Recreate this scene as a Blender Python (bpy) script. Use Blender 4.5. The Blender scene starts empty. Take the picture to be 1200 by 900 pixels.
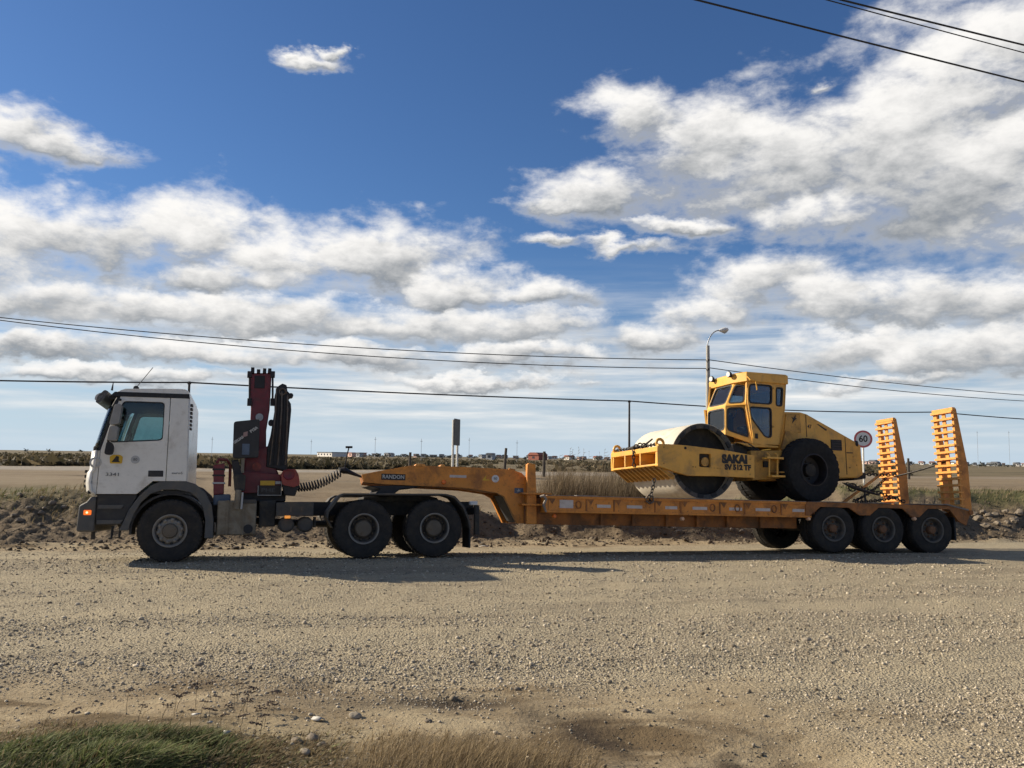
import bpy, math, random
import numpy as np
from mathutils import Vector, Matrix
from mathutils.geometry import tessellate_polygon

rad = math.radians
random.seed(7)
RNG = np.random.default_rng(11)
scene = bpy.context.scene
C = scene.collection

# ------------------------------------------------------------------ camera
FPX, CAM_H, PITCH, ROLL = 971.0, 2.0, rad(5.06), rad(0.86)
cam_data = bpy.data.cameras.new('camera')
cam = bpy.data.objects.new('camera', cam_data)
C.objects.link(cam)
cam_data.sensor_fit = 'HORIZONTAL'
cam_data.sensor_width = 36.0
cam_data.lens = 36.0 * FPX / 1200.0
cam_data.clip_start = 0.05
cam_data.clip_end = 12000
CAM_M = Matrix.Rotation(math.pi / 2 + PITCH, 3, 'X') @ Matrix.Rotation(ROLL, 3, 'Z')
cam.rotation_euler = CAM_M.to_euler()
cam.location = (0, 0, CAM_H)
scene.camera = cam


def ray(px, py):
    return CAM_M @ Vector(((px - 600) / FPX, -(py - 450) / FPX, -1.0))


def on_plane_z(px, py, z=0.0):
    d = ray(px, py)
    t = (z - CAM_H) / d.z
    return Vector((0, 0, CAM_H)) + d * t


def at_depth(px, py, y):
    d = ray(px, py)
    return Vector((0, 0, CAM_H)) + d * (y / d.y)


# ------------------------------------------------------------------ sun, sky, exposure
SUN_ELEV = rad(27.0)
SUN_TO = Vector((-0.9613, 0.2756, 0)).normalized() * math.cos(SUN_ELEV)
SUN_TO.z = math.sin(SUN_ELEV)
sun_data = bpy.data.lights.new('sun', 'SUN')
sun_data.energy = 5.0
sun_data.angle = rad(0.6)
sun_data.color = (1.0, 0.88, 0.70)
sun = bpy.data.objects.new('sun', sun_data)
C.objects.link(sun)
sun.rotation_euler = SUN_TO.to_track_quat('Z', 'Y').to_euler()
sun.location = SUN_TO * 60

scene.view_settings.view_transform = 'Standard'
scene.view_settings.look = 'None'
scene.view_settings.exposure = 0.66
scene.view_settings.gamma = 1.0
scene.view_settings.use_curve_mapping = False

world = bpy.data.worlds.new('World')
scene.world = world
world.use_nodes = True


class NT:
    """tiny node-tree writer"""
    def __init__(s, tree):
        s.t = tree
        s.x = 0

    def n(s, typ, **kw):
        o = s.t.nodes.new(typ)
        o.location = (s.x, 0)
        s.x += 40
        for k, v in kw.items():
            setattr(o, k, v)
        return o

    def put(s, sock, v):
        if isinstance(v, bpy.types.NodeSocket):
            s.t.links.new(v, sock)
        else:
            sock.default_value = v

    def math(s, op, a, b=None, c=None, clamp=False):
        o = s.n('ShaderNodeMath', operation=op, use_clamp=clamp)
        s.put(o.inputs[0], a)
        if b is not None:
            s.put(o.inputs[1], b)
        if c is not None:
            s.put(o.inputs[2], c)
        return o.outputs[0]

    def vmath(s, op, a, b=None):
        o = s.n('ShaderNodeVectorMath', operation=op)
        s.put(o.inputs[0], a)
        if b is not None:
            s.put(o.inputs[1], b)
        return o.outputs['Value'] if op in ('LENGTH', 'DOT_PRODUCT', 'DISTANCE') else o.outputs['Vector']

    def smooth(s, v, lo, hi, a=0.0, b=1.0):
        o = s.n('ShaderNodeMapRange', interpolation_type='SMOOTHSTEP')
        s.put(o.inputs['Value'], v)
        for k, w in (('From Min', lo), ('From Max', hi), ('To Min', a), ('To Max', b)):
            s.put(o.inputs[k], w)
        return o.outputs['Result']

    def lin(s, v, lo, hi, a=0.0, b=1.0):
        o = s.n('ShaderNodeMapRange')
        s.put(o.inputs['Value'], v)
        for k, w in (('From Min', lo), ('From Max', hi), ('To Min', a), ('To Max', b)):
            s.put(o.inputs[k], w)
        return o.outputs['Result']

    def mix(s, fac, a, b, blend='MIX'):
        o = s.n('ShaderNodeMix', data_type='RGBA', blend_type=blend)
        s.put(o.inputs['Factor'], fac)
        for k, v in (('A', a), ('B', b)):
            sk = [i for i in o.inputs if i.name == k and i.type == 'RGBA'][0]
            s.put(sk, v if isinstance(v, bpy.types.NodeSocket) else (*v, 1.0) if len(v) == 3 else v)
        return [i for i in o.outputs if i.type == 'RGBA'][0]

    def noise(s, vec, scale, detail=4, rough=0.55, dist=0.0):
        o = s.n('ShaderNodeTexNoise')
        if vec is not None:
            s.put(o.inputs['Vector'], vec)
        s.put(o.inputs['Scale'], scale)
        s.put(o.inputs['Detail'], detail)
        s.put(o.inputs['Roughness'], rough)
        s.put(o.inputs['Distortion'], dist)
        return o.outputs['Fac']


# clouds: (px, py, rx, ry) in photograph pixels, turned into sky directions
CLOUDS = [
    (750, 142, 60, 30), (705, 228, 80, 28), (650, 240, 45, 14), (835, 165, 85, 50), (930, 185, 120, 66),
    (1040, 165, 130, 80), (1120, 110, 95, 75), (1190, 65, 90, 60), (1150, 195, 170, 66), (960, 250, 85, 30),
    (735, 288, 50, 8), (640, 285, 36, 7), (800, 260, 60, 10),
    (895, 338, 80, 34), (985, 355, 85, 30), (1085, 348, 95, 34), (1170, 352, 80, 38), (835, 368, 60, 22), (1000, 404, 85, 24), (1130, 414, 130, 28), (745, 395, 60, 20),
    (30, 272, 90, 34), (120, 280, 95, 44), (215, 285, 105, 50), (325, 312, 70, 30), (440, 303, 90, 42),
    (540, 338, 70, 26), (625, 345, 70, 16), (260, 332, 140, 24), (40, 348, 100, 24), (150, 366, 130, 24), (330, 372, 140, 26),
    (470, 378, 120, 26), (600, 384, 110, 28), (40, 402, 85, 14), (200, 410, 150, 18), (400, 418, 170, 20), (610, 420, 150, 18),
    (120, 440, 160, 11), (368, 70, 36, 9), (350, 62, 12, 7), (398, 60, 12, 8), (60, 168, 58, 16), (15, 150, 52, 28), (960, 105, 24, 9),
    (-120, 300, 160, 80), (1330, 200, 170, 120), (1330, 390, 150, 50), (560, 448, 120, 9), (1050, 446, 100, 8),
]


def azel(v):
    v = v.normalized()
    return math.atan2(v.x, v.y), math.asin(v.z)


def build_world():
    g = bpy.data.node_groups.new('cloud_density', 'ShaderNodeTree')
    g.interface.new_socket('Vector', in_out='INPUT', socket_type='NodeSocketVector')
    g.interface.new_socket('Fac', in_out='OUTPUT', socket_type='NodeSocketFloat')
    g.interface.new_socket('Low', in_out='OUTPUT', socket_type='NodeSocketFloat')
    g.interface.new_socket('Elevation', in_out='OUTPUT', socket_type='NodeSocketFloat')
    N = NT(g)
    gi = N.n('NodeGroupInput')
    go = N.n('NodeGroupOutput')
    d = N.vmath('NORMALIZE', gi.outputs[0])
    sx = N.n('ShaderNodeSeparateXYZ')
    N.put(sx.inputs[0], d)
    az = N.math('ARCTAN2', sx.outputs[0], sx.outputs[1])
    el = N.math('ARCSINE', sx.outputs[2])
    # cloud-plane like stretch: features flatten towards the horizon
    lift = N.math('ADD', N.math('MAXIMUM', el, 0.0), 0.13)
    cp = N.n('ShaderNodeCombineXYZ')
    N.put(cp.inputs[0], az)
    N.put(cp.inputs[1], N.math('MULTIPLY', N.math('LOGARITHM', lift, 2.718), 0.46))
    wp = N.vmath('MULTIPLY', d, (1.0, 1.0, 1.9))
    wz = N.n('ShaderNodeTexNoise')
    N.put(wz.inputs['Vector'], wp)
    N.put(wz.inputs['Scale'], 5.5)
    N.put(wz.inputs['Detail'], 3)
    warp = N.vmath('MULTIPLY', N.vmath('SUBTRACT', wz.outputs['Color'], (0.5, 0.5, 0.5)), (0.10, 0.055, 0.0))
    wf = N.n('ShaderNodeTexNoise')
    N.put(wf.inputs['Vector'], wp)
    N.put(wf.inputs['Scale'], 19.0)
    N.put(wf.inputs['Detail'], 5)
    N.put(wf.inputs['Roughness'], 0.6)
    warp = N.vmath('ADD', warp, N.vmath('MULTIPLY', N.vmath('SUBTRACT', wf.outputs['Color'], (0.5, 0.5, 0.5)), (0.085, 0.042, 0.0)))
    ae = N.n('ShaderNodeCombineXYZ')
    N.put(ae.inputs[0], az)
    N.put(ae.inputs[1], el)
    p = N.vmath('ADD', ae.outputs[0], warp)
    best, hard, vert = None, None, None
    sp = N.n('ShaderNodeSeparateXYZ')
    N.put(sp.inputs[0], p)
    for (x, y, rx, ry) in CLOUDS:
        a, e = azel(ray(x, y))
        k = 1.30
        pc = N.n('ShaderNodeCombineXYZ')
        N.put(pc.inputs[0], sp.outputs[0])
        N.put(pc.inputs[1], sp.outputs[1])
        N.put(pc.inputs[2], vert if vert is not None else 0.0)      # z is dropped below; it only keeps the node order short
        sub = N.vmath('SUBTRACT', pc.outputs[0], (a, e, 0))
        sc = N.vmath('MULTIPLY', sub, (FPX / (rx * k), FPX / (ry * k), 0))
        ln = N.vmath('LENGTH', sc)
        vy = N.vmath('DOT_PRODUCT', sc, (-0.30, 0.95, 0.0))
        if best is None:
            best, hard, vert = ln, ln, vy
        else:
            best = N.math('SMOOTH_MIN', best, ln, 0.18)
            near = N.smooth(N.math('SUBTRACT', ln, hard), 0.34, -0.34)
            mv = N.n('ShaderNodeMix', data_type='FLOAT')
            N.put(mv.inputs[0], near)
            N.put(mv.inputs[2], vert)
            N.put(mv.inputs[3], vy)
            vert = mv.outputs[0]
            hard = N.math('MINIMUM', hard, ln)
    blob = N.math('SUBTRACT', 1.0, best)
    # the rest of the sky, beyond the part the photograph shows: the same broken cumulus
    gen = N.lin(N.noise(wp, 3.1, 5, 0.55), 0.46, 0.62, -0.9, 0.7)
    away = N.math('MAXIMUM', N.smooth(N.math('ABSOLUTE', az), 0.72, 0.95), N.smooth(el, 0.60, 0.75))
    fld = N.math('ADD', N.math('MULTIPLY', N.math('MAXIMUM', blob, -1.2), N.math('SUBTRACT', 1.0, away)), N.math('MULTIPLY', gen, away))
    n1 = N.noise(wp, 11.0, 3, 0.5, 0.2)
    n2 = N.noise(wp, 24.0, 8, 0.62, 0.15)
    low = N.math('ADD', fld, N.math('MULTIPLY', N.math('SUBTRACT', n1, 0.5), 1.5))
    full = N.math('ADD', low, N.math('MULTIPLY', N.math('SUBTRACT', n2, 0.5), 1.45))
    N.put(go.inputs['Fac'], full)
    vert = N.math('ADD', N.math('MULTIPLY', vert, N.math('SUBTRACT', 1.0, away)), N.math('MULTIPLY', N.lin(n1, 0.3, 0.7, 0.6, -0.6), away))
    vert = N.math('ADD', vert, N.math('MULTIPLY', N.math('SUBTRACT', n2, 0.5), 1.3))
    N.put(go.inputs['Low'], vert)
    N.put(go.inputs['Elevation'], el)

    t = world.node_tree
    t.nodes.clear()
    W = NT(t)
    out = W.n('ShaderNodeOutputWorld')
    tc = W.n('ShaderNodeTexCoord')
    dirv = tc.outputs['Generated']

    def dens(vec):
        o = W.n('ShaderNodeGroup')
        o.node_tree = g
        W.put(o.inputs[0], vec)
        return o
    d0 = dens(dirv)
    f0 = d0.outputs['Fac']
    mask = W.smooth(f0, -0.16, 0.80)
    el = d0.outputs['Elevation']
    # pale layered cloud low over the horizon
    veiln = W.noise(W.vmath('MULTIPLY', dirv, (1.6, 1.6, 22.0)), 2.6, 6, 0.58)
    veil = W.math('MULTIPLY', W.smooth(el, 0.25, 0.10), W.lin(veiln, 0.32, 0.66, 0.05, 1.0))
    veil = W.math('MULTIPLY', veil, W.smooth(el, -0.005, 0.075, 0.10, 1.0))
    # light on the clouds: sunlit crowns, shaded bases, thin edges always bright
    top = W.smooth(d0.outputs['Low'], -0.78, 0.58)
    thin = W.smooth(f0, 0.85, 0.1)
    lit = W.math('MAXIMUM', top, W.math('MULTIPLY', thin, 0.60))
    cc = W.mix(lit, (0.205, 0.232, 0.265), (0.955, 0.935, 0.905))
    sky = W.n('ShaderNodeTexSky', sky_type='NISHITA')
    sky.sun_disc = False
    sky.sun_elevation = SUN_ELEV
    sky.sun_rotation = SKY_ROT
    sky.altitude = 0
    sky.air_density = 1.0
    sky.dust_density = 0.35
    sky.ozone_density = 1.6
    tint = W.mix(1.0, sky.outputs[0], (0.64, 0.94, 1.36), 'MULTIPLY')
    b1 = W.n('ShaderNodeBackground')
    W.put(b1.inputs[0], tint)
    b1.inputs[1].default_value = 0.046
    hz = W.n('ShaderNodeBackground')
    W.put(hz.inputs[0], (0.49, 0.595, 0.70, 1))
    hz.inputs[1].default_value = 0.74
    mh = W.n('ShaderNodeMixShader')
    W.put(mh.inputs[0], W.smooth(el, 0.17, -0.02, 0.0, 0.92))
    W.put(mh.inputs[1], b1.outputs[0])
    W.put(mh.inputs[2], hz.outputs[0])
    bv = W.n('ShaderNodeBackground')
    W.put(bv.inputs[0], W.mix(W.lin(veiln, 0.4, 0.7), (0.60, 0.66, 0.72), (0.95, 0.94, 0.91)))
    bv.inputs[1].default_value = 0.64
    mv = W.n('ShaderNodeMixShader')
    W.put(mv.inputs[0], veil)
    W.put(mv.inputs[1], mh.outputs[0])
    W.put(mv.inputs[2], bv.outputs[0])
    b2 = W.n('ShaderNodeBackground')
    W.put(b2.inputs[0], cc)
    b2.inputs[1].default_value = 0.66
    mx = W.n('ShaderNodeMixShader')
    W.put(mx.inputs[0], W.math('MULTIPLY', mask, W.smooth(el, 0.0, 0.10, 0.55, 1.0)))
    W.put(mx.inputs[1], mv.outputs[0])
    W.put(mx.inputs[2], b2.outputs[0])
    W.put(out.inputs[0], mx.outputs[0])


SKY_ROT = math.atan2(SUN_TO.x, SUN_TO.y)
build_world()
world.cycles.sampling_method = 'MANUAL'
world.cycles.sample_map_resolution = 512


# ------------------------------------------------------------------ materials
def mat(name, col, rough=0.6, metal=0.0, var=0.12, scale=6.0, bump=0.0, bscale=60.0, dirt=None, dirt_amt=0.0, dscale=3.0, coat=0.0, spec=0.5, chips=0):
    m = bpy.data.materials.new(name)
    m.use_nodes = True
    N = NT(m.node_tree)
    bs = m.node_tree.nodes['Principled BSDF']
    tc = N.n('ShaderNodeTexCoord')
    v = tc.outputs['Object']
    nz = N.noise(v, scale, 6, 0.6)
    lo = tuple(c * (1 - var) for c in col)
    hi = tuple(min(1, c * (1 + var)) for c in col)
    c = N.mix(N.lin(nz, 0.3, 0.7), lo, hi)
    r = N.lin(N.noise(v, scale * 2.3, 4), 0.3, 0.7, max(0.02, rough - 0.08), min(1, rough + 0.08))
    if dirt is not None:
        dn = N.noise(v, dscale, 8, 0.68, 0.4)
        f = N.smooth(dn, 0.62 - dirt_amt * 0.42, 0.86 - dirt_amt * 0.36)
        f = N.math('MULTIPLY', f, 0.85)
        c = N.mix(f, c, dirt)
        if chips:
            cn = N.noise(v, 22.0, 6, 0.7, 0.6)
            c = N.mix(N.smooth(cn, 0.69 - 0.05 * chips, 0.73 - 0.05 * chips, 0.0, 0.85), c, (0.085, 0.042, 0.022))
            stv_ = N.noise(N.vmath('MULTIPLY', v, (9.0, 9.0, 0.8)), 2.0, 5, 0.6)
            c = N.mix(N.smooth(stv_, 0.56, 0.78, 0.0, 0.45), c, dirt)
        r = N.math('ADD', r, N.math('MULTIPLY', f, 0.25), clamp=True)
    N.put(bs.inputs['Base Color'], c)
    N.put(bs.inputs['Roughness'], r)
    bs.inputs['Metallic'].default_value = metal
    bs.inputs['Specular IOR Level'].default_value = spec
    bs.inputs['Coat Weight'].default_value = coat
    bs.inputs['Coat Roughness'].default_value = 0.15
    if bump > 0:
        b = N.n('ShaderNodeBump')
        b.inputs['Strength'].default_value = 1.0
        b.inputs['Distance'].default_value = bump
        N.put(b.inputs['Height'], N.noise(v, bscale, 4, 0.6))
        N.put(bs.inputs['Normal'], b.outputs[0])
    return m


def glass(name, col, alpha_tint=0.5, rough=0.03):
    """thin tinted pane: part clear, part mirror"""
    m = bpy.data.materials.new(name)
    m.use_nodes = True
    N = NT(m.node_tree)
    nt = m.node_tree
    nt.nodes.remove(nt.nodes['Principled BSDF'])
    out = nt.nodes['Material Output']
    tr = N.n('ShaderNodeBsdfTransparent')
    tr.inputs[0].default_value = (*col, 1)
    gl = N.n('ShaderNodeBsdfGlossy')
    gl.inputs['Roughness'].default_value = rough
    gl.inputs['Color'].default_value = (0.9, 0.95, 1, 1)
    fr = N.n('ShaderNodeFresnel')
    fr.inputs[0].default_value = 1.5
    df = N.n('ShaderNodeBsdfDiffuse')
    df.inputs[0].default_value = (0.16, 0.14, 0.11, 1)
    m1 = N.n('ShaderNodeMixShader')
    N.put(m1.inputs[0], alpha_tint)
    N.put(m1.inputs[1], tr.outputs[0])
    N.put(m1.inputs[2], df.outputs[0])
    mx = N.n('ShaderNodeMixShader')
    N.put(mx.inputs[0], N.math('MULTIPLY', fr.outputs[0], 1.0))
    N.put(mx.inputs[1], m1.outputs[0])
    N.put(mx.inputs[2], gl.outputs[0])
    N.put(out.inputs[0], mx.outputs[0])
    return m


def lamp_mat(name, col, e):
    m = mat(name, col, 0.3, var=0.05)
    bs = m.node_tree.nodes['Principled BSDF']
    bs.inputs['Emission Color'].default_value = (*col, 1)
    bs.inputs['Emission Strength'].default_value = e
    return m


def attr_mat(name, attr='col', rough=0.9, transl=0.0):
    m = bpy.data.materials.new(name)
    m.use_nodes = True
    N = NT(m.node_tree)
    bs = m.node_tree.nodes['Principled BSDF']
    a = N.n('ShaderNodeAttribute', attribute_name=attr)
    N.put(bs.inputs['Base Color'], a.outputs['Color'])
    bs.inputs['Roughness'].default_value = rough
    bs.inputs['Specular IOR Level'].default_value = 0.25
    if transl > 0:
        out = m.node_tree.nodes['Material Output']
        t = N.n('ShaderNodeBsdfTranslucent')
        N.put(t.inputs[0], a.outputs['Color'])
        mx = N.n('ShaderNodeMixShader')
        mx.inputs[0].default_value = transl
        N.put(mx.inputs[1], bs.outputs[0])
        N.put(mx.inputs[2], t.outputs[0])
        N.put(out.inputs[0], mx.outputs[0])
    return m


DUST = (0.27, 0.215, 0.145)
MUD = (0.12, 0.085, 0.05)
M = {
    'white': mat('cab_white_paint', (0.67, 0.645, 0.585), 0.32, var=0.04, dirt=(0.36, 0.31, 0.24), dirt_amt=0.28, dscale=1.6, coat=0.25),
    'white_front': mat('bumper_white_paint', (0.74, 0.72, 0.67), 0.4, var=0.05, dirt=(0.45, 0.38, 0.28), dirt_amt=0.3),
    'grey_plastic': mat('grey_plastic', (0.080, 0.078, 0.073), 0.65, var=0.12, dirt=(0.14, 0.115, 0.08), dirt_amt=0.36, bump=0.002, bscale=120),
    'dark_plastic': mat('dark_plastic', (0.022, 0.021, 0.021), 0.6, var=0.15, dirt=(0.07, 0.06, 0.045), dirt_amt=0.25),
    'black': mat('black_rubber', (0.015, 0.015, 0.016), 0.7, var=0.2),
    'tyre': mat('tyre_rubber', (0.030, 0.028, 0.026), 0.88, var=0.2, dirt=(0.056, 0.048, 0.038), dirt_amt=0.50, dscale=7.0, bump=0.003, bscale=45, spec=0.25),
    'tyre_old': mat('roller_tyre_rubber', (0.020, 0.020, 0.020), 0.9, var=0.25, dirt=(0.04, 0.037, 0.032), dirt_amt=0.32, dscale=5.0, bump=0.004, bscale=30, spec=0.25),
    'rim': mat('steel_rim', (0.22, 0.205, 0.18), 0.6, 0.2, var=0.18, dirt=DUST, dirt_amt=0.45, dscale=7),
    'flange_dark': mat('dusty_rim_flange', (0.11, 0.10, 0.085), 0.7, 0.1, var=0.2, dirt=(0.16, 0.13, 0.095), dirt_amt=0.4, dscale=7),
    'rim_dark': mat('dusty_dark_rim', (0.07, 0.064, 0.056), 0.75, 0.1, var=0.2, dirt=(0.16, 0.13, 0.095), dirt_amt=0.45, dscale=7),
    'hub': mat('dusty_hub', (0.13, 0.105, 0.075), 0.8, var=0.2, dirt=MUD, dirt_amt=0.3, dscale=9),
    'rust_hub': mat('rusty_hub', (0.17, 0.085, 0.04), 0.85, var=0.25, dirt=(0.06, 0.04, 0.03), dirt_amt=0.35, dscale=12),
    'chassis': mat('chassis_grey', (0.026, 0.025, 0.023), 0.75, var=0.2, dirt=(0.085, 0.070, 0.05), dirt_amt=0.45, dscale=4, bump=0.004, bscale=40),
    'mudguard': mat('mudguard_plastic', (0.060, 0.055, 0.048), 0.75, var=0.15, dirt=(0.13, 0.105, 0.075), dirt_amt=0.45, dscale=4),
    'tank': mat('dusty_tank', (0.205, 0.175, 0.125), 0.6, 0.1, var=0.15, dirt=(0.145, 0.108, 0.066), dirt_amt=0.5, dscale=3.5),
    'red': mat('crane_red_paint', (0.150, 0.009, 0.013), 0.42, var=0.15, dirt=(0.07, 0.03, 0.028), dirt_amt=0.35, dscale=5),
    'red_tip': mat('red_orange_paint', (0.27, 0.038, 0.022), 0.5, var=0.15, dirt=(0.12, 0.05, 0.035), dirt_amt=0.35, dscale=6),
    'crane_black': mat('greasy_black_steel', (0.018, 0.016, 0.016), 0.5, 0.3, var=0.3, dirt=(0.06, 0.035, 0.03), dirt_amt=0.3, dscale=8),
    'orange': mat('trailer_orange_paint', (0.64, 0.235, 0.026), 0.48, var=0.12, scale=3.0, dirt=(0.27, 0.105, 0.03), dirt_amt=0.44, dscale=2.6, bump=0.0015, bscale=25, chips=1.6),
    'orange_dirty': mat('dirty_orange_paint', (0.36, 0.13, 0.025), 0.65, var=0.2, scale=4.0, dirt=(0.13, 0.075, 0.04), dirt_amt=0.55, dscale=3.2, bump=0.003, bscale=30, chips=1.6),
    'orange_bright': mat('ramp_orange_paint', (0.70, 0.30, 0.055), 0.5, var=0.12, scale=4.0, dirt=(0.36, 0.14, 0.03), dirt_amt=0.36, dscale=5, chips=1.6),
    'yellow': mat('roller_yellow_paint', (0.72, 0.37, 0.055), 0.45, var=0.08, scale=2.5, dirt=(0.36, 0.21, 0.07), dirt_amt=0.38, dscale=2.2, bump=0.001, bscale=30, chips=0.6),
    'yellow_dirty': mat('grimy_yellow_paint', (0.52, 0.27, 0.05), 0.6, var=0.15, scale=3, dirt=(0.16, 0.095, 0.04), dirt_amt=0.48, dscale=4, chips=1.6),
    'drum': mat('dusty_drum_steel', (0.57, 0.515, 0.415), 0.7, 0.0, var=0.14, scale=2.2, dirt=(0.36, 0.29, 0.19), dirt_amt=0.38, dscale=2.2, bump=0.004, bscale=20),
    'drum_in': mat('dark_drum_inside', (0.028, 0.025, 0.022), 0.8, var=0.3, dirt=(0.08, 0.065, 0.045), dirt_amt=0.35, dscale=6),
    'glass_cab': glass('cab_window_glass', (0.54, 0.68, 0.69), 0.02),
    'glass_roller': glass('roller_window_glass', (0.62, 0.72, 0.78), 0.10),
    'interior': mat('dark_interior', (0.02, 0.02, 0.022), 0.8, var=0.2),
    'seat': mat('seat_fabric', (0.05, 0.045, 0.045), 0.9, var=0.2),
    'letter_dark': mat('dark_lettering', (0.022, 0.017, 0.012), 0.6, var=0.1),
    'letter_grey': mat('grey_lettering', (0.42, 0.41, 0.38), 0.5, var=0.1),
    'letter_chrome': mat('chrome_lettering', (0.07, 0.07, 0.07), 0.4, 0.4, var=0.1),
    'sticker_yellow': mat('yellow_sticker', (0.60, 0.36, 0.02), 0.5, var=0.08),
    'sticker_white': mat('white_sticker', (0.60, 0.60, 0.58), 0.5, var=0.1, dirt=(0.35, 0.3, 0.25), dirt_amt=0.3),
    'mirror_grey': mat('mirror_housing_grey', (0.24, 0.235, 0.22), 0.5, var=0.1, dirt=DUST, dirt_amt=0.3),
    'sticker_grey': mat('grey_sticker', (0.40, 0.40, 0.39), 0.5, var=0.1),
    'sticker_blue': mat('blue_grey_sticker', (0.075, 0.105, 0.15), 0.5, var=0.2),
    'sticker_pink': mat('pinkish_sticker', (0.30, 0.19, 0.17), 0.5, var=0.1),
    'reflector': mat('pale_reflector_strip', (0.52, 0.45, 0.40), 0.35, var=0.12, dirt=(0.35, 0.24, 0.14), dirt_amt=0.3, dscale=9),
    'amber': mat('amber_lens', (0.75, 0.16, 0.015), 0.25, var=0.1),
    'amber_pale': mat('pale_marker_lens', (0.72, 0.42, 0.24), 0.3, var=0.1),
    'lens': mat('clear_lamp_lens', (0.65, 0.65, 0.62), 0.15, var=0.05),
    'steel': mat('worn_steel', (0.14, 0.11, 0.085), 0.55, 0.6, var=0.3, dirt=(0.11, 0.065, 0.035), dirt_amt=0.4, dscale=14),
    'chain': mat('dark_chain_steel', (0.035, 0.030, 0.026), 0.6, 0.5, var=0.3),
    'edge': mat('worn_deck_edge', (0.25, 0.21, 0.17), 0.7, 0.2, var=0.3, scale=12),
    'plank': mat('weathered_deck_plank', (0.16, 0.125, 0.085), 0.9, var=0.3, scale=5, bump=0.004, bscale=25),
    'concrete': mat('grey_concrete_pole', (0.34, 0.325, 0.29), 0.85, var=0.12, bump=0.003, bscale=30),
    'wood_pole': mat('dark_wood_pole', (0.055, 0.048, 0.042), 0.9, var=0.25),
    'post': mat('fence_post_wood', (0.075, 0.062, 0.048), 0.9, var=0.25),
    'cable': mat('black_cable', (0.012, 0.013, 0.016), 0.7, var=0.1),
    'galv': mat('galvanised_steel', (0.36, 0.37, 0.38), 0.45, 0.5, var=0.1),
    'sign_white': mat('sign_white', (0.74, 0.73, 0.68), 0.45, var=0.05),
    'sign_red': mat('faded_sign_red', (0.62, 0.12, 0.12), 0.45, var=0.08),
    'sign_back': mat('sign_back_metal', (0.065, 0.062, 0.058), 0.6, 0.2, var=0.15),
    'post_white': mat('white_post_paint', (0.66, 0.64, 0.57), 0.6, var=0.08),
    'stone': mat('pale_stone', (0.27, 0.228, 0.168), 0.9, var=0.22, scale=9, bump=0.01, bscale=18),
    'stone_dark': mat('brown_stone', (0.17, 0.138, 0.10), 0.9, var=0.25, scale=9, bump=0.01, bscale=18),
    'litter': mat('white_litter', (0.36, 0.34, 0.30), 0.6, var=0.06),
    'wall_white': mat('far_white_wall', (0.66, 0.62, 0.56), 0.85, var=0.08),
    'wall_pink': mat('far_pink_wall', (0.60, 0.40, 0.33), 0.85, var=0.08),
    'wall_grey': mat('far_grey_wall', (0.36, 0.37, 0.37), 0.85, var=0.15),
    'roof_red': mat('far_red_roof', (0.27, 0.09, 0.06), 0.85, var=0.15),
    'roof_grey': mat('far_grey_roof', (0.15, 0.16, 0.175), 0.8, var=0.15),
    'window_dark': mat('far_dark_window', (0.03, 0.035, 0.045), 0.3, var=0.1),
    'umbel': mat('dried_flower_brown', (0.055, 0.035, 0.025), 0.95, var=0.3, scale=40),
    'stem': mat('dry_stem', (0.20, 0.15, 0.085), 0.9, var=0.2, scale=20),
}


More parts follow.
